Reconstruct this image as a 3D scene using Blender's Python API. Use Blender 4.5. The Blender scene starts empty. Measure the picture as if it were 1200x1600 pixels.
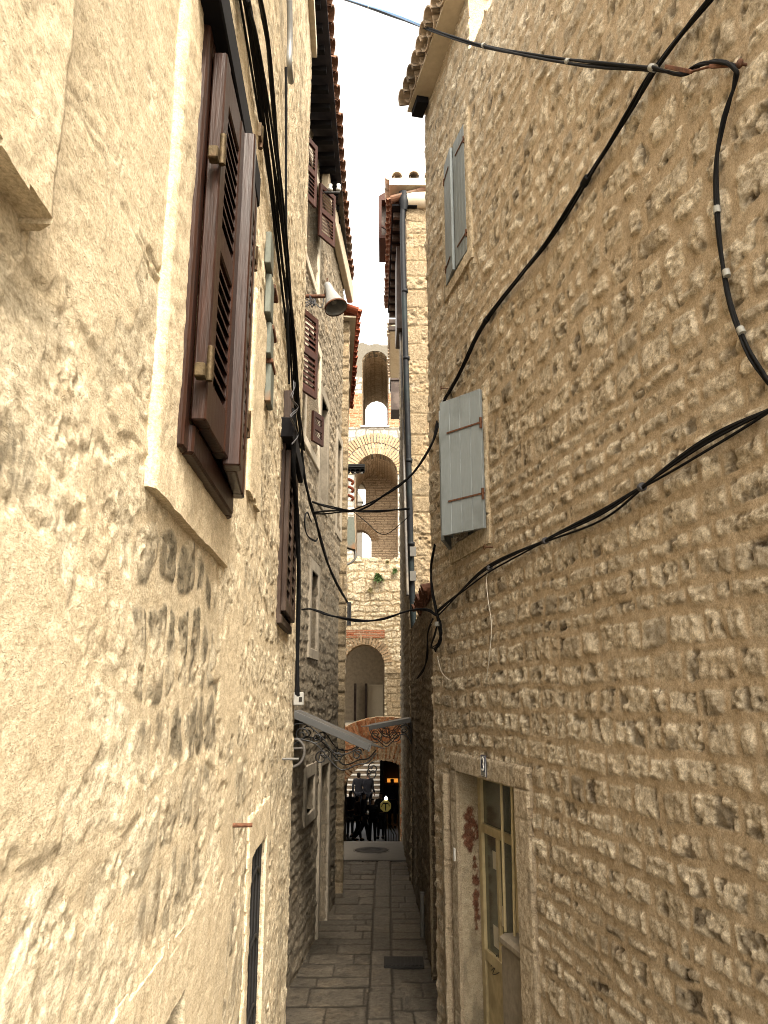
import bpy, math, random
import numpy as np
from mathutils import Vector, Matrix
sc = bpy.context.scene
COL = sc.collection
R_ = math.radians
E = 2.7                      # eye height over the street
PITCH = R_(13.8)
# ---------------------------------------------------------------- camera
cam = bpy.data.cameras.new('camera'); camo = bpy.data.objects.new('camera', cam); COL.objects.link(camo)
cam.sensor_fit = 'VERTICAL'; cam.sensor_height = 36; cam.lens = 27; cam.clip_start = .05; cam.clip_end = 2000
camo.location = (0, 0, E); camo.rotation_euler = (math.pi/2 + PITCH, R_(0.0), 0)
sc.camera = camo
# ---------------------------------------------------------------- sky, sun, exposure
SUN_AZ, SUN_EL = R_(22), R_(52)
sd = Vector((math.sin(SUN_AZ)*math.cos(SUN_EL), -math.cos(SUN_AZ)*math.cos(SUN_EL), math.sin(SUN_EL)))
w = bpy.data.worlds.new('World'); sc.world = w; w.use_nodes = True
nt = w.node_tree; nt.nodes.clear()
sky = nt.nodes.new('ShaderNodeTexSky'); sky.sky_type = 'NISHITA'; sky.sun_disc = False
sky.sun_elevation = SUN_EL; sky.sun_rotation = math.atan2(sd.x, sd.y); sky.dust_density = 3.0; sky.air_density = 1.0
hs = nt.nodes.new('ShaderNodeHueSaturation'); hs.inputs['Saturation'].default_value = 0.18
mx = nt.nodes.new('ShaderNodeMix'); mx.data_type = 'RGBA'; mx.blend_type = 'MULTIPLY'; mx.inputs[0].default_value = 1
mx.inputs[7].default_value = (1.0, .925, .80, 1)
bg = nt.nodes.new('ShaderNodeBackground'); bg.inputs[1].default_value = 0.15
wo = nt.nodes.new('ShaderNodeOutputWorld')
nt.links.new(sky.outputs[0], hs.inputs['Color']); nt.links.new(hs.outputs[0], mx.inputs[6])
nt.links.new(mx.outputs[2], bg.inputs[0]); nt.links.new(bg.outputs[0], wo.inputs[0])
sl = bpy.data.lights.new('sun', 'SUN'); sl.energy = 1.3; sl.angle = R_(15); sl.color = (1, .91, .78)
so = bpy.data.objects.new('sun', sl); COL.objects.link(so); so.location = (5, -8, 20)
so.rotation_euler = sd.to_track_quat('Z', 'Y').to_euler()
sc.view_settings.view_transform = 'Standard'; sc.view_settings.look = 'None'
sc.view_settings.gamma = 1; sc.view_settings.exposure = 2.68
sc.cycles.max_bounces = 10; sc.cycles.diffuse_bounces = 6; sc.cycles.use_denoising = True; sc.cycles.denoising_prefilter = 'ACCURATE'; sc.cycles.filter_width = 1.0
sc.cycles.sample_clamp_indirect = 8

# ================================================================ noise (numpy)
def _h(ix, iy, seed):
    h = (ix.astype(np.int64)*374761393 + iy.astype(np.int64)*668265263 + seed*1013904223) & 0xffffffff
    h = ((h ^ (h >> 13))*1274126177) & 0xffffffff
    h = ((h ^ (h >> 15))*2246822519) & 0xffffffff
    return ((h ^ (h >> 16)) & 0xffffff)/float(0xffffff)
def vn(x, y, seed=0):
    x = np.asarray(x, float); y = np.asarray(y, float)
    ix = np.floor(x); iy = np.floor(y); fx = x-ix; fy = y-iy
    fx = fx*fx*fx*(fx*(fx*6-15)+10); fy = fy*fy*fy*(fy*(fy*6-15)+10)
    a = _h(ix, iy, seed); b = _h(ix+1, iy, seed); c = _h(ix, iy+1, seed); d = _h(ix+1, iy+1, seed)
    return (a+(b-a)*fx)*(1-fy)+(c+(d-c)*fx)*fy
def fbm(x, y, o=4, seed=0, g=.5):
    s = 0; a = 1; t = 0
    for k in range(o):
        s = s+a*vn(x*2**k+k*17.3, y*2**k-k*9.1, seed+k); t += a; a *= g
    return s/t
def sst(a, b, x):
    t = np.clip((x-a)/(b-a), 0, 1); return t*t*(3-2*t)
def courses(u, v, seed, rh, rw, warp=.03, wf=2.2, joint=.008, rnd=.02, vmin=-5., vmax=20., tall=0.):
    """irregular coursed masonry: returns edge distance, per-stone randoms, local coords"""
    rg = np.random.RandomState(seed)
    uw = u+warp*(fbm(u*wf, v*wf, 3, seed+5)-.5)*2+warp*.35*(vn(u*9, v*9, seed+6)-.5)*2
    vw = v+warp*(fbm(u*wf*.8+31, v*wf, 3, seed+7)-.5)*2+warp*.3*(vn(u*8+5, v*8, seed+8)-.5)*2
    ed = [vmin]
    while ed[-1] < vmax: ed.append(ed[-1]+rg.uniform(*rh)*(1+tall*(rg.rand() < .15)))
    ed = np.array(ed)
    r = np.clip(np.searchsorted(ed, vw)-1, 0, len(ed)-2)
    d = np.zeros_like(u); r1 = np.zeros_like(u); r2 = np.zeros_like(u); lu = np.zeros_like(u); lv = np.zeros_like(u)
    for k in np.unique(r):
        m = r == k; x = uw[m]
        rk = np.random.RandomState(seed*1000+int(k)); h = ed[k+1]-ed[k]
        e = [x.min()-.6]
        while e[-1] < x.max()+.01: e.append(e[-1]+rk.uniform(*rw)*(1.35 if rk.rand() < .15 else 1))
        e = np.array(e); i = np.clip(np.searchsorted(e, x)-1, 0, len(e)-2)
        rr = rk.rand(len(e), 6); y = vw[m]
        wd = e[i+1]-e[i]
        a = np.minimum(x-e[i], e[i+1]-x)-rr[i, 0]*joint*1.2
        t = (x-e[i])/wd-.5
        lo = y-ed[k]-rr[i, 1]*joint*1.6-(rr[i, 2]-.5)*.25*h*t; hi = ed[k+1]-y-rr[i, 3]*h*.12+(rr[i, 2]-.5)*.2*h*t
        b = np.minimum(lo, hi); q = rnd*(.5+rr[i, 4])
        qx = np.maximum(q-a, 0); qy = np.maximum(q-b, 0)
        dd = q-np.hypot(qx, qy); dd = np.where((a > q) & (b > q), np.minimum(a, b), dd)
        d[m] = dd-joint; r1[m] = rr[i, 5]; r2[m] = rr[i, 0]*.5+rr[i, 3]*.5; lu[m] = t; lv[m] = (y-ed[k])/h-.5
    return d, r1, r2, lu, lv

# ================================================================ mesh builder
EACH = {'hinge', 'rafter', 'paper_notice', 'clamp', 'pipe_clamp', 'iron_hook', 'timber_post', 'security_bar', 'insulator', 'tape_band', 'strip'}
class MB:
    def __init__(s): s.v = []; s.f = []; s.sm = []
    def add(s, vs, fs, smooth=False):
        o = len(s.v); s.v += [tuple(x) for x in vs]; s.f += [tuple(i+o for i in f) for f in fs]; s.sm += [smooth]*len(fs); return s
    def hexa(s, p):      # 8 points: bottom 4 (ccw), top 4
        return s.add(p, [(3, 2, 1, 0), (4, 5, 6, 7), (0, 1, 5, 4), (1, 2, 6, 5), (2, 3, 7, 6), (3, 0, 4, 7)])
    def box(s, a, b):
        x0, y0, z0 = a; x1, y1, z1 = b
        return s.hexa([(x0, y0, z0), (x1, y0, z0), (x1, y1, z0), (x0, y1, z0), (x0, y0, z1), (x1, y0, z1), (x1, y1, z1), (x0, y1, z1)])
    def obox(s, O, ux, uy, uz, a, b, cham=0):   # box in a local frame
        O = Vector(O); ux = Vector(ux); uy = Vector(uy); uz = Vector(uz)
        P = lambda x, y, z: O+ux*x+uy*y+uz*z
        x0, y0, z0 = a; x1, y1, z1 = b
        if cham > 0:
            c = cham
            def ring(z, i):
                return [P(x0+c+i, y0+i, z), P(x1-c-i, y0+i, z), P(x1-i, y0+c+i, z), P(x1-i, y1-c-i, z), P(x1-c-i, y1-i, z), P(x0+c+i, y1-i, z), P(x0+i, y1-c-i, z), P(x0+i, y0+c+i, z)]
            rs = [ring(z0, c), ring(z0+c, 0), ring(z1-c, 0), ring(z1, c)]
            vs = sum(rs, []); fs = [tuple(range(7, -1, -1)), tuple(range(24, 32))]
            for k in range(3):
                for i in range(8): fs.append((k*8+i, k*8+(i+1) % 8, k*8+8+(i+1) % 8, k*8+8+i))
            return s.add(vs, fs)
        return s.hexa([P(x0, y0, z0), P(x1, y0, z0), P(x1, y1, z0), P(x0, y1, z0), P(x0, y0, z1), P(x1, y0, z1), P(x1, y1, z1), P(x0, y1, z1)])
    def tube(s, pts, r, n=8, cap=True):
        pts = [Vector(p) for p in pts]; N = len(pts)
        rr = r if isinstance(r, (list, tuple)) else [r]*N
        up = None; vs = []
        for i in range(N):
            t = (pts[min(i+1, N-1)]-pts[max(i-1, 0)]).normalized()
            if up is None:
                up = Vector((0, 0, 1)) if abs(t.z) < .9 else Vector((1, 0, 0))
            a = (up-t*up.dot(t))
            a = a.normalized() if a.length > 1e-6 else t.orthogonal().normalized()
            up = a; b = t.cross(a)
            for k in range(n):
                an = 2*math.pi*k/n; vs.append(pts[i]+a*math.cos(an)*rr[i]+b*math.sin(an)*rr[i])
        fs = []
        for i in range(N-1):
            for k in range(n): fs.append((i*n+k, i*n+(k+1) % n, (i+1)*n+(k+1) % n, (i+1)*n+k))
        s.add(vs, fs, True)
        if cap: s.add(vs[:n], [tuple(range(n-1, -1, -1))]); s.add(vs[-n:], [tuple(range(n))])
        return s
    def lathe(s, O, ax, prof, n=24):   # prof: (r, t along ax)
        O = Vector(O); ax = Vector(ax).normalized(); a = ax.orthogonal().normalized(); b = ax.cross(a); vs = []
        for r, t in prof:
            for k in range(n):
                an = 2*math.pi*k/n; vs.append(O+ax*t+a*math.cos(an)*r+b*math.sin(an)*r)
        fs = [(i*n+k, i*n+(k+1) % n, (i+1)*n+(k+1) % n, (i+1)*n+k) for i in range(len(prof)-1) for k in range(n)]
        return s.add(vs, fs, True)
    def build(s, name, mat, parent=None, wob=0):
        if parent is not None and name in EACH: return s.build_each(name, mat, parent)
        return s.build1(name, mat, parent, wob)
    def build_each(s, name, mat, parent):      # one object per separate piece (touching bits stay together)
        n = len(s.v); lab = list(range(n))
        def find(a):
            while lab[a] != a: lab[a] = lab[lab[a]]; a = lab[a]
            return a
        for f in s.f:
            for q in f[1:]: lab[find(q)] = find(f[0])
        g = {}
        for i in range(n): g.setdefault(find(i), []).append(i)
        cl = []
        for k, ix in g.items():
            P = np.array([s.v[i] for i in ix]); cl.append([P.min(0)-.008, P.max(0)+.008, set(ix)])
        ch = True
        while ch:
            ch = False
            for i in range(len(cl)):
                for j in range(i+1, len(cl)):
                    a, b = cl[i], cl[j]
                    if (a[0] <= b[1]).all() and (b[0] <= a[1]).all():
                        cl[i] = [np.minimum(a[0], b[0]), np.maximum(a[1], b[1]), a[2] | b[2]]; cl.pop(j); ch = True; break
                if ch: break
        o = None
        for c in cl:
            m = MB(); mp = {q: k for k, q in enumerate(sorted(c[2]))}; m.v = [s.v[q] for q in sorted(c[2])]
            for f, sm in zip(s.f, s.sm):
                if f[0] in mp: m.f.append(tuple(mp[q] for q in f)); m.sm.append(sm)
            o = m.build1(name, mat, parent)
        return o
    def build1(s, name, mat, parent=None, wob=0):
        me = bpy.data.meshes.new(name)
        base = Vector((0, 0, 0)) if parent is None else wloc(parent)
        v = np.array([tuple(x) for x in s.v], float)
        if parent is None:
            base = Vector(((v[:, 0].min()+v[:, 0].max())/2, (v[:, 1].min()+v[:, 1].max())/2, v[:, 2].min()))
        if wob:
            v = v+wob*(np.stack([fbm(v[:, 1]*7+k*5, v[:, 2]*7+v[:, 0]*5, 3, 90+k) for k in range(3)], 1)-.5)*2
        me.from_pydata((v-np.array(base)).tolist(), [], s.f); me.update()
        me.polygons.foreach_set('use_smooth', s.sm)
        return link(name, me, mat, parent, base)
def wloc(o):
    l = Vector(o.location)
    while o.parent: o = o.parent; l += Vector(o.location)
    return l
def link(name, me, mat, parent, base):
    o = bpy.data.objects.new(name, me); COL.objects.link(o)
    if mat: me.materials.append(mat)
    if parent: o.parent = parent
    else: o.location = base
    return o
def tag(o, label=None, cat=None, group=None, kind=None):
    if label: o['label'] = label
    if cat: o['category'] = cat
    if group: o['group'] = group
    if kind: o['kind'] = kind
    return o
def thing(name, label, cat, loc=(0, 0, 0), group=None):
    o = bpy.data.objects.new(name, None); COL.objects.link(o); o.location = loc; o.empty_display_size = .2
    return tag(o, label, cat, group)

# ================================================================ materials
class NT:
    def __init__(s, name):
        s.m = bpy.data.materials.new(name); s.m.use_nodes = True; s.t = s.m.node_tree; s.b = s.t.nodes['Principled BSDF']
        s.tc = s.t.nodes.new('ShaderNodeTexCoord')
    def n(s, ty, **k):
        x = s.t.nodes.new(ty)
        for a, v in k.items(): setattr(x, a, v)
        return x
    def l(s, a, b): s.t.links.new(a, b)
    def noise(s, scale, detail=5, rough=.6, vec=None, stretch=None, dist=0):
        x = s.n('ShaderNodeTexNoise'); x.inputs['Scale'].default_value = scale; x.inputs['Detail'].default_value = detail
        x.inputs['Roughness'].default_value = rough; x.inputs['Distortion'].default_value = dist
        src = vec or s.tc.outputs['Object']
        if stretch:
            mp = s.n('ShaderNodeMapping'); mp.inputs['Scale'].default_value = stretch; s.l(src, mp.inputs[0]); src = mp.outputs[0]
        s.l(src, x.inputs['Vector']); return x.outputs['Fac']
    def ramp(s, fac, a, b, c0=(0, 0, 0, 1), c1=(1, 1, 1, 1)):
        x = s.n('ShaderNodeValToRGB'); x.color_ramp.elements[0].position = a; x.color_ramp.elements[1].position = b
        x.color_ramp.elements[0].color = c0; x.color_ramp.elements[1].color = c1; s.l(fac, x.inputs[0]); return x.outputs[0]
    def mapr(s, fac, a, b, c, d):
        x = s.n('ShaderNodeMapRange'); s.l(fac, x.inputs[0])
        for i, v in enumerate((a, b, c, d)): x.inputs[i+1].default_value = v
        return x.outputs[0]
    def mix(s, fac, a, b, mode='MIX'):
        x = s.n('ShaderNodeMix', data_type='RGBA', blend_type=mode)
        for sock, v in ((x.inputs[0], fac), (x.inputs[6], a), (x.inputs[7], b)):
            if isinstance(v, (int, float)): sock.default_value = v
            elif isinstance(v, tuple): sock.default_value = v if len(v) == 4 else v+(1,)
            else: s.l(v, sock)
        return x.outputs[2]
    def math(s, op, a, b=0.):
        x = s.n('ShaderNodeMath', operation=op)
        for i, v in enumerate((a, b)):
            if isinstance(v, (int, float)): x.inputs[i].default_value = v
            else: s.l(v, x.inputs[i])
        return x.outputs[0]
    def bump(s, h, strength, dist, prev=None):
        x = s.n('ShaderNodeBump'); x.inputs['Strength'].default_value = strength; x.inputs['Distance'].default_value = dist
        s.l(h, x.inputs['Height'])
        if prev is not None: s.l(prev, x.inputs['Normal'])
        return x.outputs[0]
    def out(s, col=None, rough=.9, normal=None, spec=.25, metal=0):
        if col is not None:
            if isinstance(col, tuple): s.b.inputs['Base Color'].default_value = col+(1,)
            else: s.l(col, s.b.inputs['Base Color'])
        if isinstance(rough, (int, float)): s.b.inputs['Roughness'].default_value = rough
        else: s.l(rough, s.b.inputs['Roughness'])
        s.b.inputs['Specular IOR Level'].default_value = spec; s.b.inputs['Metallic'].default_value = metal
        if normal is not None: s.l(normal, s.b.inputs['Normal'])
        return s.m
def stone_mat(name, mortar, sa, sb, dirt=(.06, .05, .035), ochre=(.5, .33, .16), bs=1., stretch=(1, 1, 1), fine=1., rough=.92, och=.35, ultra=False):
    k = NT(name); at = k.n('ShaderNodeAttribute', attribute_name='W')
    sp = k.n('ShaderNodeSeparateColor'); k.l(at.outputs['Color'], sp.inputs[0])
    M, T, D = sp.outputs[0], sp.outputs[1], sp.outputs[2]
    n1 = k.noise(2.4, 6, .65); n2 = k.noise(26*fine, 9, .72, stretch=stretch, dist=.3); n3 = k.noise(120*fine, 6, .75, stretch=stretch); n4 = k.noise(9, 5, .7, dist=.4)
    t = k.math('ADD', k.math('MULTIPLY', T, .8), k.math('MULTIPLY', k.math('SUBTRACT', n4, .38), 1.3))
    tm = k.n('ShaderNodeClamp'); k.l(t, tm.inputs[0])
    st = k.mix(tm.outputs[0], sa, sb)
    st = k.mix(k.math('MULTIPLY', k.ramp(n1, .52, .75), och), st, ochre)
    st = k.mix(1., st, k.ramp(n2, .34, .60, (.48, .44, .38, 1), (1.2, 1.2, 1.2, 1)), 'MULTIPLY')
    mo = k.mix(k.math('MULTIPLY', k.ramp(k.noise(5, 7, .68), .50, .66), och*.8), mortar, tuple(c*q for c, q in zip(mortar, (.80, .74, .66)))); mo = k.mix(1., mo, k.ramp(n4, .2, .8, (.76, .74, .70, 1), (1.1, 1.1, 1.1, 1)), 'MULTIPLY'); mo = k.mix(1., mo, k.ramp(n2, .32, .6, (.80, .77, .72, 1), (1.07, 1.07, 1.07, 1)), 'MULTIPLY')
    c = k.mix(M, mo, st)
    c = k.mix(1., c, k.ramp(n3, .34, .62, (.62, .59, .55, 1), (1.16, 1.16, 1.16, 1)), 'MULTIPLY')
    dn = k.math('MULTIPLY', D, k.mapr(n2, .3, .65, .35, 1.25)); dc = k.n('ShaderNodeClamp'); k.l(dn, dc.inputs[0])
    c = k.mix(dc.outputs[0], c, dirt)  # the D mask holds dirt and painted shade alike
    b = k.bump(n2, .8*bs, .022, None); b = k.bump(n3, .7*bs, .007, b)
    if ultra: b = k.bump(k.noise(420, 5, .7), .35, .002, b); b = k.bump(k.ramp(k.noise(60, 3, .6, dist=1.5), .60, .64), .55, -.004, b)
    return k.out(c, rough, b, .15)
def plain(name, col, rough=.6, var=.15, bump=.1, scale=30, metal=0, spec=.18, stretch=None, dirt=None, damt=.5):
    k = NT(name); n = k.noise(scale, 6, .6, stretch=stretch); n2 = k.noise(scale*.15, 4, .6)
    lo = tuple(max(0, c*(1-var)) for c in col)+(1,); hi = tuple(min(1, c*(1+var)) for c in col)+(1,)
    c = k.ramp(n, .3, .7, lo, hi)
    if dirt: c = k.mix(k.math('MULTIPLY', k.ramp(n2, .5, .68), damt), c, dirt)
    return k.out(c, rough, k.bump(n, bump, .005), spec, metal)
M = {}
M['ashlar_left'] = stone_mat('cream_plastered_stone', (.665, .575, .42), (.56, .485, .35), (.74, .66, .50), dirt=(.085, .07, .045), bs=.5, stretch=(1, .6, 1), fine=1.6, och=.35, ultra=True)
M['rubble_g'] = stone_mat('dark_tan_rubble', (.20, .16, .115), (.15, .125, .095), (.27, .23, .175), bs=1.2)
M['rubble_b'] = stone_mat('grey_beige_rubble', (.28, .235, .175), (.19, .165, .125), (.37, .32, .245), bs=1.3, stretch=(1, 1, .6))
M['rubble_r'] = stone_mat('tan_rubble', (.61, .50, .36), (.54, .465, .35), (.86, .78, .63), dirt=(.075, .056, .037), bs=1.5, och=.25)
M['rubble_e'] = stone_mat('pale_rubble', (.34, .265, .165), (.44, .365, .25), (.62, .54, .40), bs=.8, och=.25)  # mortar darkened to paint in the shading of the joints
M['tower'] = stone_mat('weathered_white_stone', (.15, .14, .12), (.27, .265, .25), (.38, .365, .34), bs=.8, och=.15)  # dark mortar stands in for shade in the joints
M['brick'] = stone_mat('red_brick', (.36, .26, .18), (.26, .06, .022), (.34, .10, .04), bs=.6, och=.1)
M['tanbrick'] = stone_mat('tan_brick', (.22, .165, .11), (.27, .185, .115), (.37, .27, .17), bs=.6, och=.1)
M['palebrick'] = stone_mat('pale_tan_brick', (.30, .23, .16), (.52, .41, .29), (.66, .54, .40), bs=.6, och=.1)
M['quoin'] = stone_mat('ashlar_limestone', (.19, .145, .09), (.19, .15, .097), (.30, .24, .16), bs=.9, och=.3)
M['quoin_pale'] = stone_mat('pale_window_stone', (.50, .42, .30), (.46, .39, .28), (.60, .52, .39), bs=.8, och=.2)
M['quoin_grey'] = stone_mat('weathered_ashlar', (.34, .285, .21), (.42, .36, .27), (.56, .49, .38), dirt=(.10, .085, .06), bs=.9, och=.2)
M['paving'] = stone_mat('polished_paving', (.032, .028, .023), (.055, .049, .040), (.165, .145, .115), dirt=(.028, .025, .021), bs=.5, rough=.36, och=.1)
M['dressed'] = plain('dressed_limestone', (.50, .44, .345), .9, .14, .45, 26, spec=.15, dirt=(.30, .25, .18), damt=.5)
M['dressed_grey'] = plain('weathered_dressed_stone', (.25, .215, .165), .9, .16, .5, 22, spec=.15, dirt=(.14, .12, .09), damt=.6)
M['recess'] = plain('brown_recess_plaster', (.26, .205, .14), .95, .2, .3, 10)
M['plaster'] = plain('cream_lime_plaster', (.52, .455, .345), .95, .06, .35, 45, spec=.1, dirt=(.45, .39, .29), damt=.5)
M['slab'] = plain('smooth_grey_slab', (.11, .10, .085), .55, .12, .2, 8, dirt=(.12, .11, .10))
M['wood'] = plain('dark_varnished_wood', (.020, .0065, .003), .40, .5, .3, 14, spec=.25, stretch=(6, 6, .5), dirt=(.018, .009, .006), damt=.6)
M['wood_old'] = plain('weathered_brown_wood', (.026, .015, .010), .55, .4, .4, 14, stretch=(5, 5, .5), dirt=(.12, .09, .07), damt=.5)
M['wood_red'] = plain('red_brown_shutter_paint', (.040, .012, .006), .6, .3, .2, 20, stretch=(4, 4, .6), dirt=(.05, .025, .018))
M['wood_dark'] = plain('blackened_timber', (.004, .0036, .0045), .95, .3, .3, 14)
M['wood_tan'] = plain('tan_painted_metal', (.46, .38, .22), .5, .12, .15, 20, dirt=(.20, .16, .09), damt=.6)
M['grey_paint'] = plain('grey_green_paint', (.20, .225, .23), .5, .07, .12, 18, stretch=(4, 4, .5), dirt=(.12, .13, .125), damt=.5)
M['grey_inner'] = plain('dark_grey_paint', (.12, .13, .13), .55, .1, .1, 18)
M['metal_strip'] = plain('grey_green_painted_metal', (.11, .12, .10), .6, .15, .2, 20, dirt=(.20, .09, .035), damt=.95)
M['rust'] = plain('rusty_iron', (.10, .045, .025), .8, .5, .6, 60, dirt=(.05, .03, .02))
M['brass'] = plain('aged_brass', (.06, .043, .022), .6, .45, .4, 60, metal=.5, dirt=(.07, .035, .02), damt=.8)
M['iron'] = plain('black_iron', (.009, .0085, .0085), .5, .3, .2, 40, spec=.5)
M['cable'] = plain('black_cable', (.004, .004, .0045), .75, .2, .1, 60, spec=.15)
M['cable_grey'] = plain('grey_cable', (.06, .06, .065), .5, .2, .1, 60)
M['cable_white'] = plain('white_wire', (.55, .52, .44), .5, .1, .1, 60)
M['cable_blue'] = plain('blue_cable', (.03, .13, .30), .4, .2, .1, 60, spec=.5)
M['tape'] = plain('grey_tape', (.26, .26, .24), .5, .1, .1, 60)
M['lamp_grey'] = plain('grey_enamel', (.20, .205, .20), .4, .08, .1, 25, spec=.5, dirt=(.3, .29, .26))
M['zinc'] = plain('grey_painted_conduit', (.11, .105, .095), .5, .1, .1, 25)
M['pipe_dark'] = plain('dark_painted_pipe', (.006, .007, .009), .6, .35, .25, 14, stretch=(2, 2, .4), dirt=(.010, .018, .018), damt=.9)
M['pipe_light'] = plain('pale_pipe', (.07, .065, .06), .5, .15, .1, 20, dirt=(.3, .25, .18))
M['tile'] = plain('terracotta_tile', (.17, .085, .052), .85, .4, .5, 12, dirt=(.22, .19, .15), damt=.8)
M['tile_brown'] = plain('old_brown_tile', (.13, .06, .038), .85, .4, .5, 12, dirt=(.08, .06, .045), damt=.8)
M['tile_pale'] = plain('lichened_tile', (.42, .33, .24), .85, .35, .5, 12, dirt=(.12, .10, .08), damt=.8)
M['tile_red'] = plain('red_tile', (.26, .07, .035), .8, .2, .3, 20, dirt=(.3, .1, .05))
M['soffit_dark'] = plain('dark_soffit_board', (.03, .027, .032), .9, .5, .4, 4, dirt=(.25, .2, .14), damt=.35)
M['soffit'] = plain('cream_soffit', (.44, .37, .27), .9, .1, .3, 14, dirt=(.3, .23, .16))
M['canopy'] = plain('dull_grey_sheet', (.06, .06, .058), .45, .12, .1, 12, spec=.5, dirt=(.07, .07, .065), damt=.6)
M['plastic'] = plain('white_plastic_box', (.26, .255, .235), .45, .05, .05, 30)
M['glass'] = plain('dark_window_glass', (.03, .037, .034), .08, .1, .02, 4, spec=.8)
M['glass_green'] = plain('dusty_green_glass', (.05, .065, .05), .16, .25, .02, 3, spec=.7, dirt=(.09, .09, .065), damt=.7)
M['paper'] = plain('yellowed_paper', (.5, .46, .36), .8, .05, .05, 20)
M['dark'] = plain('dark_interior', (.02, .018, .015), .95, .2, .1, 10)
M['plaque_blue'] = plain('dark_blue_enamel', (.012, .018, .06), .3, .1, .05, 20, spec=.5)
M['plaque_white'] = plain('off_white_enamel', (.55, .55, .52), .35, .05, .05, 20)
M['leaf'] = plain('green_leaf', (.07, .12, .035), .6, .4, .1, 30)
M['leaf_dry'] = plain('dry_leaf', (.18, .15, .06), .7, .4, .1, 30)
for q in ('wood', 'wood_old'): M[q].node_tree.nodes['Principled BSDF'].inputs['Coat Weight'].default_value = .07; M[q].node_tree.nodes['Principled BSDF'].inputs['Coat Roughness'].default_value = .15
M['grate'] = plain('dark_cast_iron', (.03, .028, .026), .6, .3, .4, 30, metal=.3)
M['cloth_black'] = plain('black_cloth', (.03, .03, .036), .9, .2, .1, 30)
M['cloth_navy'] = plain('dark_blue_cloth', (.03, .03, .036), .9, .2, .1, 30)
M['cloth_pink'] = plain('dusty_pink_cloth', (.10, .05, .045), .9, .2, .1, 30)
M['cloth_grey'] = plain('dark_grey_cloth', (.028, .027, .028), .9, .2, .1, 30)
M['skin'] = plain('skin', (.30, .18, .125), .6, .08, .05, 30)
M['hair'] = plain('dark_hair', (.015, .01, .008), .7, .2, .3, 60)
M['floor_low'] = plain('blue_grey_floor', (.32, .34, .38), .35, .1, .05, 3)
M['tread'] = plain('lit_stone_tread', (.55, .52, .47), .6, .1, .1, 10)  # treads paler than risers, painting in the sky light from above
M['riser'] = plain('brown_stone_riser', (.20, .155, .11), .8, .2, .2, 10)
def emit(name, col, s):
    k = NT(name); k.b.inputs['Base Color'].default_value = col+(1,); k.b.inputs['Emission Color'].default_value = col+(1,)
    k.b.inputs['Emission Strength'].default_value = s; return k.m
M['glow_orange'] = emit('orange_lit_strip', (1, .36, .05), .14)
M['glow_white'] = emit('lit_bulb', (1, .93, .75), 2)
M['sign_yellow'] = emit('backlit_yellow_panel', (.30, .23, .06), .05)

# ================================================================ plan lines
ct, st_ = math.cos(PITCH), math.sin(PITCH)
def ray(px, py):
    x = (px-600)/1200.; y = (800-py)/1200.
    return Vector((x, ct-y*st_, st_+y*ct))
class Wall:
    """vertical plane; s runs along the tangent (for alley walls s = world y)"""
    def __init__(s, O, t, n): s.O = Vector(O).to_2d(); s.t = Vector(t).to_2d(); s.n = Vector(n).to_2d().normalized()
    def p(s, u, z, o=0.):
        q = s.O+s.t*u+s.n*o; return Vector((q.x, q.y, z))
    def hit(s, px, py, o=0.):
        d = ray(px, py); Q = s.O+s.n*o
        # Q + t u = d k
        det = s.t.x*(-d.y)+d.x*s.t.y
        u = (Q.x*d.y-Q.y*d.x)/det*1.0
        # solve properly
        a = Matrix(((s.t.x, -d.x), (s.t.y, -d.y))); r = a.inverted() @ Vector((-Q.x, -Q.y))
        return r[0], E+d.z*r[1]
    def at(s, px, py, o=0.):
        u, z = s.hit(px, py, o); return s.p(u, z, o)
    def T(s): return Vector((s.t.x, s.t.y, 0)).normalized()
    def N(s): return Vector((s.n.x, s.n.y, 0))
def alley(a, b, side): return Wall((a, 0), (b, 1), (-side, b*side))
A = alley(-.42, -.0405, -1)
B = alley(-1.494, .07, -1)
C = alley(.247, -.07, -1)
R = alley(2.15, -.225, 1)
G = alley(.632, -.0152, 1)
NS = alley(.605, -.0146, 1)
def front(y): return Wall((0, y), (1, 0), (0, -1))
UZ = Vector((0, 0, 1))

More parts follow.
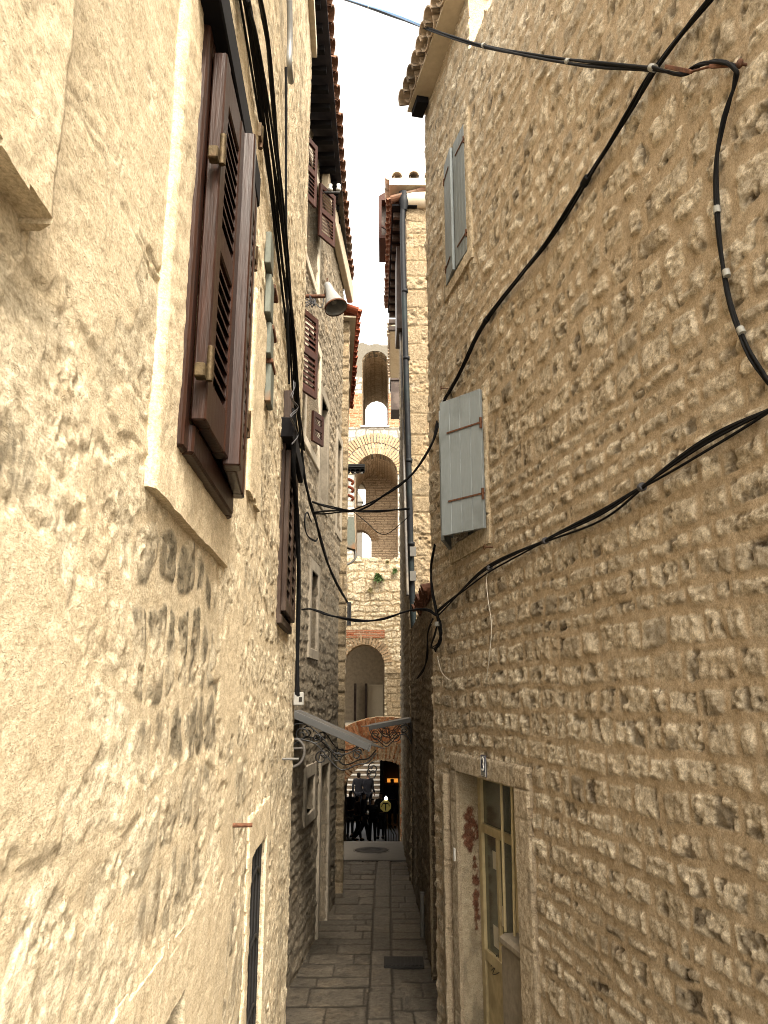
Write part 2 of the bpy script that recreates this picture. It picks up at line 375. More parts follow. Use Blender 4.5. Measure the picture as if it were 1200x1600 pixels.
def relief(name, W, S, Z, hf, mat, parent, holes=(), thick=.3, extra=None):
    S = np.unique(np.round(np.asarray(S, float), 5)); Z = np.unique(np.round(np.asarray(Z, float), 5))
    for (s0, s1, z0, z1) in [h for h in holes if not callable(h)]:
        for v, arr in ((s0, 'S'), (s1, 'S'), (z0, 'Z'), (z1, 'Z')):
            a = S if arr == 'S' else Z
            i = np.argmin(abs(a-v))
            if a[0]-.02 <= v <= a[-1]+.02: a[i] = v
    sg, zg = np.meshgrid(S, Z); ns, nz = len(S), len(Z)
    h, m, t, d = hf(sg, zg)
    pos = lambda o: np.stack([W.O.x+W.t.x*sg+W.n.x*o, W.O.y+W.t.y*sg+W.n.y*o, zg+0*o], -1).reshape(-1, 3)
    V1 = pos(h); V2 = pos(np.full_like(h, -thick))
    cs = (S[:-1]+S[1:])/2; cz = (Z[:-1]+Z[1:])/2; cg, czg = np.meshgrid(cs, cz)
    K = np.ones(cg.shape, bool)
    for hole in holes:
        if callable(hole): K &= ~hole(cg, czg)
        else: K &= ~((cg > hole[0]) & (cg < hole[1]) & (czg > hole[2]) & (czg < hole[3]))
    id_ = np.arange(ns*nz).reshape(nz, ns)
    a, b, c, e = id_[:-1, :-1], id_[:-1, 1:], id_[1:, 1:], id_[1:, :-1]
    F = np.stack([a[K], b[K], c[K], e[K]], 1)
    n1 = ns*nz; Kp = np.pad(K, 1)
    RF = []
    for (nb, p, q) in ((Kp[:-2, 1:-1], a, b), (Kp[2:, 1:-1], c, e), (Kp[1:-1, :-2], e, a), (Kp[1:-1, 2:], b, c)):
        mm = K & ~nb; RF.append(np.stack([p[mm]+n1, q[mm]+n1, q[mm]+2*n1, p[mm]+2*n1], 1))
    RF = np.concatenate(RF)
    V = np.concatenate([V1, V1, V2]); att = np.stack([m, t, d, np.ones_like(m)], -1).reshape(-1, 4); att = np.concatenate([att, att*np.array([[0, 1, 0, 1]]), att*np.array([[0, 1, 0, 1]])])
    Fa = np.concatenate([F, RF]); us, inv = np.unique(Fa, return_inverse=True); Fa = inv.reshape(Fa.shape)
    V = V[us]; att = att[us]; sm = np.concatenate([np.ones(len(F), bool), np.zeros(len(RF), bool)])
    # orientation: make front faces look along n
    tn = W.t.x*0-0*W.t.y; cr = Vector((W.t.x, W.t.y, 0)).cross(UZ)
    if cr.x*W.n.x+cr.y*W.n.y < 0: Fa = Fa[:, ::-1]
    if extra is not None and extra.v:
        o = len(V); V = np.concatenate([V, np.array(extra.v)]); qf = np.array([f for f in extra.f if len(f) == 4])+o
        Fa = np.concatenate([Fa, qf]); sm = np.concatenate([sm, np.zeros(len(qf), bool)])
        ea = np.tile(np.array([[1, .5, 0, 1]]), (len(extra.v), 1)); att = np.concatenate([att, ea])
    base = np.array(wloc(parent)) if parent else np.zeros(3)
    me = bpy.data.meshes.new(name); me.vertices.add(len(V)); me.vertices.foreach_set('co', (V-base).astype(np.float32).ravel())
    me.loops.add(Fa.size); me.loops.foreach_set('vertex_index', Fa.astype(np.int32).ravel())
    me.polygons.add(len(Fa)); me.polygons.foreach_set('loop_start', np.arange(0, Fa.size, 4, dtype=np.int32))
    me.polygons.foreach_set('use_smooth', sm); me.update(calc_edges=True)
    ca = me.color_attributes.new('W', 'FLOAT_COLOR', 'POINT'); ca.data.foreach_set('color', att.astype(np.float32).ravel())
    return link(name, me, mat, parent, Vector((0, 0, 0)))
def gs(a, b, k=.0045, lo=.006, hi=.05):
    r = [a]
    while r[-1] < b: r.append(r[-1]+min(hi, max(lo, k*abs(r[-1]))))
    r[-1] = b; return np.array(r)
def zs(a, b, d): return np.linspace(a, b, max(2, int((b-a)/d)))

# ---- masonry relief functions
def h_rubble(seed, rh=(.08, .165), rw=(.09, .27), amp=.03, warp=.028, stain=None, pit=.45, dirtk=.35, joint=.008, upper=None):
    def f(s, z):
        d, r1, r2, lu, lv = courses(s, z, seed, rh, rw, warp, joint=joint, tall=.5)
        if upper is not None:      # the top of the wall is rougher, joints are half smeared
            d2, q1, q2, lu2, lv2 = courses(s, z, seed+50, (.12, .26), (.13, .34), .07, joint=joint*1.6, rnd=.05)
            w = sst(upper-.35, upper+.35, z+.3*(vn(s*1.3, z*1.3, seed+3)-.5)); d = np.where(w > .5, d2, d); r1 = np.where(w > .5, q1, r1); r2 = np.where(w > .5, q2, r2)
            lu = np.where(w > .5, lu2, lu); lv = np.where(w > .5, lv2, lv)
        d = d+.006*(vn(s*45, z*45, seed+2)-.5)+.007*(vn(s*18, z*18, seed+4)-.5)
        m = sst(0, .010, d); bul = sst(-.002, .034, d)
        f1 = fbm(s*11, z*11, 5, seed+11, .62); f2 = fbm(s*30, z*26, 3, seed+12, .6)
        bul = sst(-.002, .020, d); h = m*amp*(.25+.55*r2)*bul+m*amp*.7*(lu*(r1-.5)*2-lv*.5*(r2+.2))*bul
        rg = 1-abs(f1-.5)*4
        k1 = np.where(z > upper, 1.6, .95) if upper is not None else 1.1; h = h+m*(amp*k1*(f1-.5)+amp*.9*(f2-.5)-amp*.35*np.clip(rg, 0, 1)**2)+(1-m)*.006*(f1-.5)+.02*(fbm(s*.8, z*.8, 2, seed+20)-.5)
        pits = sst(.60, .72, fbm(s*13+40, z*10, 4, seed+14, .6))*m
        h = h-pits*amp*.8*pit
        t = np.clip(r1*.75+.5*(f1-.4), 0, 1)
        dt = np.clip(pits*pit*.8+dirtk*m*sst(.55, .78, fbm(s*4, z*4, 4, seed+15))*r2, 0, 1)  # pits hold dirt and are also darkened in colour for shadow contrast
        if stain is not None: dt = np.maximum(dt, stain(s, z)*(.35+.65*m))  # besides dirt, dt carries the shade painted on house B
        return h, m, t, dt
    return f
def h_ashlar(seed, rh=(.24, .34), rw=(.35, .6), amp=.006, rough=.006, joint=.002):
    def f(s, z):
        d, r1, r2, lu, lv = courses(s, z, seed, rh, rw, .004, joint=joint, rnd=.008)
        m = sst(0, .006, d); f1 = fbm(s*9, z*9, 5, seed+1, .6)
        pk = (r1 > .45)
        h = m*amp*(.5+r2)+m*(rough*(1+3*pk)*(f1-.5)*2)
        return h, m, np.clip(r1*.7+.4*(f1-.3), 0, 1), sst(.66, .8, fbm(s*5, z*5, 4, seed+3))*.35
    return f
def h_brick(seed, bh=.06, bw=.25):
    def f(s, z):
        d, r1, r2, lu, lv = courses(s, z, seed, (bh*.9, bh*1.1), (bw*.8, bw*1.2), .004, joint=bh*.12, rnd=.006)
        m = sst(0, .005, d); f1 = fbm(s*6, z*6, 3, seed)
        return m*.008+.006*(f1-.5), m, r1, sst(.7, .85, f1)*.3
    return f

# ================================================================ generic pieces
def leaf_louver(O, u, n, w, h, t=.035, nsl=18, rail=.09, stile=.055, mid=True, over=0.):
    """louvred shutter leaf: O bottom hinge corner, u across, n outwards"""
    mb = MB(); u = Vector(u).normalized(); n = Vector(n).normalized()
    c = .004
    mb.obox(O, u, n, UZ, (0, 0, 0), (stile, t, h), c); mb.obox(O, u, n, UZ, (w-stile, 0, 0), (w, t+over, h), c)
    mb.obox(O, u, n, UZ, (stile, .002, 0), (w-stile, t-.002, rail), c); mb.obox(O, u, n, UZ, (stile, .002, h-rail), (w-stile, t-.002, h), c)
    segs = [(rail, h-rail)]
    if mid:
        mb.obox(O, u, n, UZ, (stile, .002, h*.5-.035), (w-stile, t-.002, h*.5+.035), c); segs = [(rail, h*.5-.035), (h*.5+.035, h-rail)]
    for z0, z1 in segs:
        k = max(2, int(nsl*(z1-z0)/(h-2*rail)))
        for i in range(k):
            zc = z0+(i+.5)*(z1-z0)/k; dz = (z1-z0)/k
            P = [Vector(O)+u*x+n*y+UZ*z for x, y, z in ((stile, t-.004, zc-dz*.55), (w-stile, t-.004, zc-dz*.55), (w-stile, .004, zc+dz*.35), (stile, .004, zc+dz*.35))]
            Q = [p+UZ*.008 for p in P]
            mb.hexa(P+Q)
    return mb
def leaf_board(O, u, n, w, h, t=.03, nb=4):
    mb = MB(); u = Vector(u).normalized(); n = Vector(n).normalized(); bw = w/nb
    for i in range(nb): mb.obox(O, u, n, UZ, (i*bw+.0012, 0, 0), ((i+1)*bw-.0012, t, h), .003)
    mb.obox(O, u, n, UZ, (.004, .002, .004), (w-.004, t-.006, h-.004))
    return mb
def catmull(P, n=10):
    P = [Vector(p) for p in P]; Q = [P[0]*2-P[1]]+P+[P[-1]*2-P[-2]]; out = []
    for i in range(1, len(Q)-2):
        for k in range(n):
            t = k/n; a, b, c, d = Q[i-1], Q[i], Q[i+1], Q[i+2]
            out.append(.5*((2*b)+(c-a)*t+(2*a-5*b+4*c-d)*t*t+(3*b-a-3*c+d)*t**3))
    out.append(P[-1]); return out
def bundle(P, r, k, seed, name, mat, parent=None, spread=1.6, n=8):
    rg = random.Random(seed); base = catmull(P, n); mb = MB(); sp3 = spread > 3.5
    for j in range(k):
        ph = rg.uniform(0, 6.28); a = r*spread*(0 if k == 1 else rg.uniform(.6, 1.2)); fr = rg.uniform(.15, .35)
        if spread == 3.4: q = (j-(k-1)/2)/k; pts = [p+A.T()*q*.16*(1+.25*math.sin(i*.11+j))+A.N()*(q*.045+.006*math.sin(i*.23+ph)) for i, p in enumerate(base)]
        elif sp3: pts = [p+UZ*(math.sin(ph)*a*(.2+1.1*abs(math.sin(i*math.pi/len(base)*3.5)))-(.012*math.sin(i*math.pi/len(base)*3.5)**2 if j == 0 else 0))+Vector((math.cos(ph)*a*.25, 0, 0)) for i, p in enumerate(base)]
        else: pts = [p+Vector((math.cos(ph+i*fr)*a*.6, math.sin(ph*1.7+i*fr*.5)*a*.6, math.sin(ph+i*fr)*a+rg.uniform(-.2, .2)*r)) for i, p in enumerate(base)]
        mb.tube(pts, r*rg.uniform(.8, 1.15), 6)
    return mb.build(name, mat, parent)
def spiral(c, ux, uz, r0, r1, a0, a1, n=18):
    return [Vector(c)+Vector(ux)*(math.cos(a0+(a1-a0)*i/n)*(r0+(r1-r0)*i/n))+Vector(uz)*(math.sin(a0+(a1-a0)*i/n)*(r0+(r1-r0)*i/n)) for i in range(n+1)]
def roof_edge(mb, P0, P1, z, inward, rise, n, r=.085, ln=1.6, rows=4, seed=1, jit=.015):
    """barrel tiles along an eave P0-P1 (plan), sloping up along 'inward'"""
    rg = random.Random(seed); P0 = Vector(P0).to_3d(); P1 = Vector(P1).to_3d(); I = Vector(inward).to_3d().normalized()
    T = (P1-P0).normalized(); sl = (I+UZ*rise).normalized(); up = T.cross(sl); up = up if up.z > 0 else -up
    for i in range(n):
        for kind in (0, 1):
            q = (i+(.5 if kind else 0))/n; c0 = P0+(P1-P0)*q+UZ*z
            for k in range(rows):
                L = ln/rows*1.25; s0 = k*ln/rows-(.04 if kind else 0)+rg.uniform(-jit, jit)
                r0 = r*1.08; r1 = r*.86; off = up*(k*.004+(.05 if kind else 0)+rg.uniform(0, .008)); vs = []
                dT = T*rg.uniform(-.008, .008)
                for (s, rr, th) in ((s0, r0, 0), (s0+L, r1, 0), (s0, r0-.016, 1), (s0+L, r1-.016, 1)):
                    for j in range(9):
                        an = math.pi*j/8; x = math.cos(an)*rr; y = math.sin(an)*rr*.8
                        if not kind: y = -y+.05
                        vs.append(c0+sl*s+T*x+up*(y-(.0)) + off+dT-(up*.03*(s-s0)/L if kind else up*0))
                fs = []
                for j in range(8):
                    fs += [(j, j+1, 9+j+1, 9+j), (18+j+1, 18+j, 27+j, 27+j+1), (j+1, j, 18+j, 18+j+1)]
                mb.add(vs, fs, False)
    return mb
def voussoirs(mb, W, cx, cz, r, th, a0, a1, bw, o0, o1, seed, gap=.012):
    """brick arch ring in wall frame W"""
    rg = random.Random(seed); n = max(3, int((a1-a0)*(r+th*.5)/bw)); da = (a1-a0)/n
    for i in range(n):
        A0 = a0+i*da+gap/(2*(r+th*.5)); A1 = a0+(i+1)*da-gap/(2*(r+th*.5)); rr = r+rg.uniform(-.008, .008); tt = th*rg.uniform(.93, 1.03); ou = o1+rg.uniform(-.012, .012)
        P = []
        for o in (o0, ou):
            for (an, q) in ((A0, rr), (A1, rr), (A1, rr+tt), (A0, rr+tt)): P.append(W.p(cx+math.cos(an)*q, cz+math.sin(an)*q, o))
        mb.hexa(P)
    return mb
def attr_fill(o, seed=3):
    """give plain meshes that use a masonry material the per-stone attribute (one tone per brick of 8 verts)"""
    me = o.data; n = len(me.vertices); ca = me.color_attributes.new('W', 'FLOAT_COLOR', 'POINT'); rg = np.random.RandomState(seed)
    t = np.repeat(rg.rand(n//8+1), 8)[:n]; a = np.stack([np.ones(n), t, (np.repeat(rg.rand(n//8+1), 8)[:n] > .93)*.4, np.ones(n)], 1)
    ca.data.foreach_set('color', a.astype(np.float32).ravel()); return o

# ================================================================ GROUND
def h_pave(s, z):          # s = world y, z = world x here
    y, x = s, z; mid = .015+.02*np.sin(y*.5)+(y < 8.2)*(-.02)
    xl = -.135+mid-.02*sst(9, 16, y); xr = .09+mid
    d0, a1, a2, _, _ = courses(y, x, 61, (.45, .8), (.38, .75), .006, joint=.003, rnd=.012, vmin=-3, vmax=3)
    ds, b1, b2, _, _ = courses(x*0+y, x*0, 62, (9, 9.1), (.35, .7), .003, joint=.004, rnd=.01, vmin=-4, vmax=6)
    dr, c1, c2, _, _ = courses(x, y, 63, (.16, .42), (.28, .52), .006, joint=.003, rnd=.012, vmin=-2, vmax=45)
    dl, e1, e2, _, _ = courses(x, y, 64, (.2, .5), (.3, .6), .006, joint=.003, rnd=.012, vmin=-2, vmax=45)
    left = x < xl; cen = (x >= xl) & (x <= xr)
    d = np.where(left, dl, np.where(cen, ds, dr)); t = np.where(left, e1, np.where(cen, b1, c1)); t2 = np.where(left, e2, np.where(cen, b2, c2))
    d = np.minimum(d, np.minimum(abs(x-xl), abs(x-xr))-.009)
    m = sst(0, .008, d+.004*(vn(x*60, y*60, 3)-.5)); f = fbm(x*5, y*5, 5, 66, .6); f2 = fbm(x*28, y*28, 3, 67, .6)
    edge = sst(.42, .75, abs(x+.1))*.45
    h = m*(.007+.008*(t2-.5))+m*.008*(f-.5)+m*.004*(f2-.5)
    return h, m, np.clip(t*.6+.9*(f-.35), 0, 1), np.clip(edge+.45*sst(.5, .72, f)+m*.4*sst(.6, .7, f2), 0, 1)
WX = Wall((0, 0), (0, 1), (0, 0))
def flat_relief(name, y0, y1, x0, x1, zf, hf, mat, dy, dx):
    ys = gs(y0, y1, dy, .01, .08); xs = np.linspace(x0, x1, int((x1-x0)/dx)); yg, xg = np.meshgrid(ys, xs)
    h, m, t, d = hf(yg, xg); V = np.stack([xg, yg, h+zf], -1).reshape(-1, 3); ny, nx = len(ys), len(xs)
    i = np.arange(nx*ny).reshape(nx, ny); F = np.stack([i[:-1, :-1], i[1:, :-1], i[1:, 1:], i[:-1, 1:]], -1).reshape(-1, 4)
    me = bpy.data.meshes.new(name); me.vertices.add(len(V)); me.vertices.foreach_set('co', V.astype(np.float32).ravel())
    me.loops.add(F.size); me.loops.foreach_set('vertex_index', F.astype(np.int32).ravel()); me.polygons.add(len(F))
    me.polygons.foreach_set('loop_start', np.arange(0, F.size, 4, dtype=np.int32)); me.polygons.foreach_set('use_smooth', np.ones(len(F), bool)); me.update(calc_edges=True)
    a = np.stack([m, t, d, np.ones_like(m)], -1).reshape(-1, 4); ca = me.color_attributes.new('W', 'FLOAT_COLOR', 'POINT'); ca.data.foreach_set('color', a.astype(np.float32).ravel())
    o = bpy.data.objects.new(name, me); COL.objects.link(o); me.materials.append(mat); return tag(o, kind='structure')
flat_relief('street_paving', 2.2, 14.4, -1.35, 1.9, -.012, h_pave, M['paving'], .0028, .011)
mb = MB(); g = -.02
# ground as one sheet with the lowered court beyond the slab left out of the top level
mb.add([(-120, -60, g), (120, -60, g), (120, 2.3, g), (-120, 2.3, g)], [(0, 1, 2, 3)])
mb.add([(-120, 2.3, g-.03), (120, 2.3, g-.03), (120, 14.35, g-.03), (-120, 14.35, g-.03)], [(0, 1, 2, 3)])
mb.add([(-120, 14.35, g-.03), (-3.2, 14.35, g-.03), (-3.2, 60, g-.03), (-120, 60, g-.03)], [(0, 1, 2, 3)])
mb.add([(2.2, 14.35, g-.03), (120, 14.35, g-.03), (120, 60, g-.03), (2.2, 60, g-.03)], [(0, 1, 2, 3)])
mb.add([(-120, 60, g), (120, 60, g), (120, 600, g), (-120, 600, g)], [(0, 1, 2, 3)])
tag(mb.build('ground', M['slab']), kind='structure')
mb = MB(); mb.box((-1.6, 14.47, -.3), (.9, 16.3, .0)); mb.box((-1.6, 16.3, -.5), (.9, 16.62, -.18)); mb.box((-1.6, 16.62, -.8), (.9, 16.95, -.36))
for k in range(7): mb.box((-1.6, 16.95+k*.33, -2), (.9, 17.28+k*.33, -.54-.18*k))
tag(mb.build('stone_landing', M['slab']), kind='structure')
LOW = -1.78
mb = MB(); mb.box((-3.2, 16.5, LOW-.2), (2.2, 60, LOW)); tag(mb.build('lower_court_floor', M['floor_low']), kind='structure')
mb = MB()
for k in range(7): mb.box((-1.2, -1+.0+k*.3, -.02), (2.6, -.7+k*.3, 1.1-.15*k))
mb.box((-3, -8, -.02), (4, -1, 1.1)); tag(mb.build('entrance_steps', M['slab']), kind='structure')
# drain grate slot, manhole, hatch
mb = MB(); mb.box((-1.0, 14.36, -.012), (.5, 14.46, -.004))
for i in range(60): mb.box((-.98+i*.025, 14.37, -.004), (-.966+i*.025, 14.45, .004))
tag(mb.build('drain_grate', M['grate']), 'narrow iron slot drain crossing the alley before the landing', 'drain')
mc = Vector((-.23, 15.35, 0))
k0 = thing('manhole_cover', 'round dark manhole cover in the slab landing', 'manhole', mc)
mb = MB(); mb.lathe(mc, UZ, [(0, .008), (.17, .008), (.17, .011), (.30, .011), (.31, .004), (.31, -.01)], 40); mb.build('lid', M['grate'], k0)
mb = MB(); mb.lathe(mc, UZ, [(.315, -.01), (.315, .007), (.345, .007), (.35, -.01)], 40); mb.build('rim', M['slab'], k0)
mb = MB(); Q0 = (.0, 8.88)
mb.box((-.0, 8.9, -.01), (.42, 9.22, .012))
for i in range(10): mb.box((.015+i*.04, 8.92, .012), (.035+i*.04, 9.2, .018))
tag(mb.build('drain_hatch', M['grate']), 'dark rectangular iron hatch set in the right side of the paving', 'hatch')

def surround_r(W, s0, s1, z0, z1, hole, o, mat, parent, name='surround', thick=.08, blocks=0, rag=.008, g=.013, seed=1):
    """surround slab with a worn surface, ragged outer edge and optional block joints"""
    def hf(s, z):
        f = fbm(s*9, z*9, 5, seed+201, .6); f2 = fbm(s*40, z*40, 3, seed+205)
        if blocks:
            side = (s < hole[0]) | (s > hole[1]); q = np.where(z > hole[3], np.abs(((s-hole[0]) % 9.)-4.5)*0+1., np.abs((z+.07*(s > hole[1])) % blocks-blocks/2)); q = np.where(side & (z <= hole[3]+.0), np.minimum(q, 1), 1)
            j = 1-sst(.0, .006, np.minimum(np.abs(q-blocks/2*0), np.where(side, np.abs(z-hole[3]), 1)))
            t = np.floor((z+.07*(s > hole[1]))/blocks)*.37 % 1
        else: j = 0*s; t = .4+0*s
        e = np.minimum(np.minimum(s-s0, s1-s), np.minimum(z-z0+.02, z1-z)); rnd = sst(-.004, .018, e+.01*(f-.5))
        return o*(.55+.45*rnd)+.010*(f-.5)+.004*(f2-.5)-.008*j, (1-j)*(1. if blocks else .0)+0*s, np.clip(t*.5+1.2*(f-.35), 0, 1), .5*sst(.6, .75, fbm(s*7, z*4, 4, seed+9))*(.9 if blocks else .3)+.4*j
    def rg_(s, z): 
        k = rag*2*(fbm(s*14, z*14, 4, seed+77)-.25); return (s < s0+k) | (s > s1-k) | (z > z1-k) | (z < z0+k)
    def inn(s, z): return (s > hole[0]) & (s < hole[1]) & (z > hole[2]) & (z < hole[3])
    n = max(8, int((s1-s0)/g))
    return relief(name, W, np.linspace(s0, s1, n), zs(z0, z1, g), hf, M[mat], parent, [rg_, tuple(hole)] if hole[1] > hole[0] else [rg_], thick)
# ================================================================ LEFT NEAR HOUSE (A)
HA = thing('stone_house', 'cream plastered stone house filling the left side, with the big brown shuttered window', 'house', A.p(2, 0))
def ell(W, px, py, rx, ry):      # stain ellipse from two picture points on the wall plane
    a = W.hit(px, py); b = W.hit(px+rx, py); c = W.hit(px, py+ry)
    return a[0], a[1], abs(b[0]-a[0])+.01, abs(c[1]-a[1])+.01
SPOTS = [ell(A, 290, 950, 50, 95), ell(A, 282, 1110, 45, 75), ell(A, 278, 1330, 45, 95), ell(A, 12, 715, 34, 42), ell(A, 120, 280, 14, 55),
         ell(A, 365, 1230, 16, 100), ell(A, 350, 1500, 14, 80), ell(A, 395, 900, 10, 60), ell(A, 325, 1130, 12, 90), ell(A, 130, 1500, 22, 20)]
STR = [.95, .85, .62, .8, .35, .55, .7, .35, .8, .3]
def stainA(s, z):
    r = np.zeros_like(s)
    for (a, b, c, d), k in zip(SPOTS, STR):
        q = ((s-a)/c)**2+((z-b)/d)**2; q = q+2.0*(fbm(s*9, z*6, 4, 31)-.5)
        r = np.maximum(r, k*sst(1.25, .5, q))
    r = np.maximum(r, .55*sst(2.5, 3.1, s)*sst(.50, .62, fbm(s*4, z*2.2, 5, 36)))
    r = np.maximum(r, .28*sst(.60, .72, fbm(s*5+4, z*2.1, 5, 38)))
    return r*(.35+.65*sst(.34, .54, fbm(s*30, z*11, 4, 33, .6)+.05))
def hA(s, z):
    d, r1, r2, lu, lv = courses(s, z, 71, (.22, .5), (.25, .62), .10, wf=1.3, joint=.006, rnd=.10)
    d3, q1, q2, lu3, lv3 = courses(s, z, 75, (.14, .26), (.09, .21), .085, wf=2.6, joint=.006, rnd=.05)
    zone = np.zeros_like(s)
    for (a, b, c, e) in SPOTS[:3]: zone = np.maximum(zone, sst(2.2, 1.3, ((s-a)/c)**2+((z-b)/e)**2+1.2*(fbm(s*5, z*6, 4, 35)-.5)))
    zone = np.maximum(zone, sst(2.75, 3.05, s)*.999)
    d = np.where(zone > .5, d3, d); r1 = np.where(zone > .5, q1, r1); r2 = np.where(zone > .5, q2, r2)
    d = d+.012*(vn(s*22, z*30, 72)-.5)+.024*(vn(s*7, z*9, 74)-.5)
    zc = zone > .5
    sm = fbm(s*.9+3, z*1.3, 6, 73, .58); smear = np.where(zc, 0, sst(.475, .49, sm+.14*(r2-.5)))
    m = np.where(zc, sst(0, .012, d), sst(0, .016, d)*(1-smear)); f1 = fbm(s*5, z*8, 6, 76, .6); f2 = fbm(s*24, z*36, 4, 77, .64); f3 = fbm(s*2.4+9, z*3.4, 4, 79, .55)
    rg = np.clip(1-abs(f1-.5)*7, 0, 1); ns_ = .5+.5*sst(1.5, 4.5, s)
    h = m*(.006*sst(0, .02, d)*(.4+r2)+.004*(f3-.5)+.006*(f1-.5)*(.6+.8*zone)+.010*(f2-.5)-.003*rg)*ns_+(1-m)*(.004*(f1-.5)+.0030*(f2-.5)+.004*(f3-.5))+.0045*smear
    chip = sst(.63, .65, fbm(s*7+7, z*10, 5, 78, .6))*(.25+.75*m); h = h-.004*chip
    h = h+.010*(fbm(s*.7, z*.7, 2, 70)-.5)
    st = stainA(s, z)
    db = courses(s, z, 71, (.22, .5), (.25, .62), .10, wf=1.3, joint=.006, rnd=.03)[0]
    crk = (1-sst(.0, .006, np.abs(db+.003*(vn(s*40, z*40, 5)-.5)*2)))*sst(.50, .62, fbm(s*1.6, z*2, 3, 39))*(1-zone); h = h-.003*crk
    dt = np.clip(np.maximum(np.maximum(st*(.2+.8*m), .22*chip), .5*crk), 0, 1)
    return h, m, np.clip(.5+.6*(r1-.5)+.6*(f3-.5), 0, 1), dt
w0 = A.hit(277, 690, .025); w1 = A.hit(363, 817, .04); wt = A.hit(398, 303, .10)
WY0, WY1, WZ0 = w0[0], w1[0], (w0[1]+w1[1])/2; WZ1 = wt[1]+.16
sur0 = A.hit(238, 752, .02); sur1 = A.hit(357, 893, .02)
SY0, SY1, SZ0, SZ1 = sur0[0], sur1[0]+.0, (sur0[1]+sur1[1])/2, WZ1+.32
# lower door
dl = A.hit(389, 1345); dr = A.hit(414, 1297); DY0, DY1, DZ1 = dl[0], dr[0], (dl[1]+dr[1])/2
# second, small window in the middle
m0 = A.hit(432, 960); m1 = A.hit(447, 985); mt = A.hit(440, 690)
MY0, MY1, MZ0, MZ1 = m0[0], m1[0]+.05, m0[1], mt[1]
# near door surround at bottom left
nd = A.hit(330, 1470); nd0 = A.hit(276, 1600)
NY1, NZ1 = nd[0], nd[1]; NY0 = NY1-.95; NYO = A.hit(284, 1588)[0]
AY1 = A.hit(459, 1100)[0]
print('A window', WY0, WY1, WZ0-E, WZ1-E, 'sur', SY0, SY1, SZ0-E, 'door', DY0, DY1, DZ1-E, 'mid', MY0, MY1, MZ0-E, MZ1-E, 'near door', NY0, NY1, NZ1-E, 'end', AY1)
AT = E+5.6
holesA = [(WY0+.05, WY1-.05, WZ0+.05, WZ1-.02), (DY0, DY1, -.1, DZ1), (MY0+.03, MY1-.03, MZ0+.03, MZ1-.03), (NY0, NYO, -.1, NZ1)]
SA = np.concatenate([np.linspace(-1.2, .75, 60), gs(.75, AY1, .0042, .004, .03)[1:]])
ZA = np.concatenate([zs(-.1, .8, .03), zs(.8, E+3.2, .0065)[1:], zs(E+3.2, AT, .02)[1:]])
ext = MB()
def solid(mb, W, s0, s1, z0, z1, o0, o1): mb.obox(W.p(0, 0, 0), Vector((W.t.x, W.t.y, 0)), W.N(), UZ, (s0, o0, z0), (s1, o1, z1)); return mb
def wpart(W, s0, s1, z0, z1, o0, o1, cham=0, mb=None):
    mb = mb or MB(); mb.obox(W.p(0, 0, 0), Vector((W.t.x, W.t.y, 0)), W.N(), UZ, (s0, o0, z0), (s1, o1, z1), cham); return mb
relief('wall', A, SA, ZA, hA, M['ashlar_left'], HA, holesA, .28)
mb = MB(); wpart(A, -1.2, AY1-.01, -.1, AT-.02, -3.5, -.5, mb=mb); wpart(A, -1.2, AY1-.001, AT-.001, AT+.12, -3.5, .05, mb=mb)
wpart(A, AY1-.25, AY1-.002, -.1, AT-.03, -.499, -.25, mb=mb)
mb.build('body', M['dressed'], HA)
def surround(W, s0, s1, z0, z1, i0, i1, j0, j1, o0, o1, mat, parent, sill=False, name='surround', wob=.004, cham=.008):
    mb = MB()
    def seg(a, b, c, d, vert):
        n = max(1, int((d-c if vert else b-a)/.16))
        wpart(W, a, b, c, d, o0, o1, cham, mb)
    seg(s0, i0, z0, z1, True); seg(i1, s1, z0, z1, True); seg(i0, i1, j1, z1, False)
    if j0 > z0: seg(i0, i1, z0, j0, False)
    return mb.build(name, mat, parent)
surround_r(A, SY0, SY1, SZ0, SZ1, (WY0+.05, WY1-.05, WZ0+.05, WZ1-.02), .024, 'ashlar_left', HA, 'window_surround', .1, rag=.0035, g=.009, seed=3)
# big window: frame, dark inside, two louvred leaves, hinges, lintel
mb = MB(); t = .055
wpart(A, WY0, WY0+t, WZ0, WZ1, -.03, .038, .006, mb); wpart(A, WY1-t, WY1, WZ0, WZ1, -.03, .038, .006, mb)
wpart(A, WY0+t, WY1-t, WZ0, WZ0+t+.02, -.03, .050, .006, mb); wpart(A, WY0+t, WY1-t, WZ1-t, WZ1, -.03, .038, .006, mb)
WF = mb.build('window', M['wood'], HA); WF['label'] = 'big brown window frame with two louvred leaves'
wpart(A, WY0, WY1, WZ0, WZ1, -.28, -.2).build('window_pane', M['glass'], HA)
wm = (WY0+WY1)/2-.02; lh = WZ1-WZ0-.13
u = A.T(); n = A.N()
O1 = A.p(WY0+.035, WZ0+.075, .042); u1 = (u*1+n*.02).normalized(); leaf_louver(O1, u1, u1.cross(UZ)*(1 if u1.cross(UZ).dot(n) > 0 else -1), wm-WY0-.04, lh, .036, 22, .11, .06).build('shutter', M['wood'], WF)
O2 = A.p(WY1-.03, WZ0+.06, .042); u2 = (-u+n*.07).normalized(); n2 = u2.cross(UZ); n2 = n2 if n2.dot(n) > 0 else -n2
leaf_louver(O2, u2, n2, WY1-wm-.02, lh+.02, .036, 22, .11, .06, over=.012).build('shutter', M['wood'], WF)
mb = MB()
def hinge(mb, P, h=.11, r=.011): mb.tube([P, P+UZ*h], r, 10)
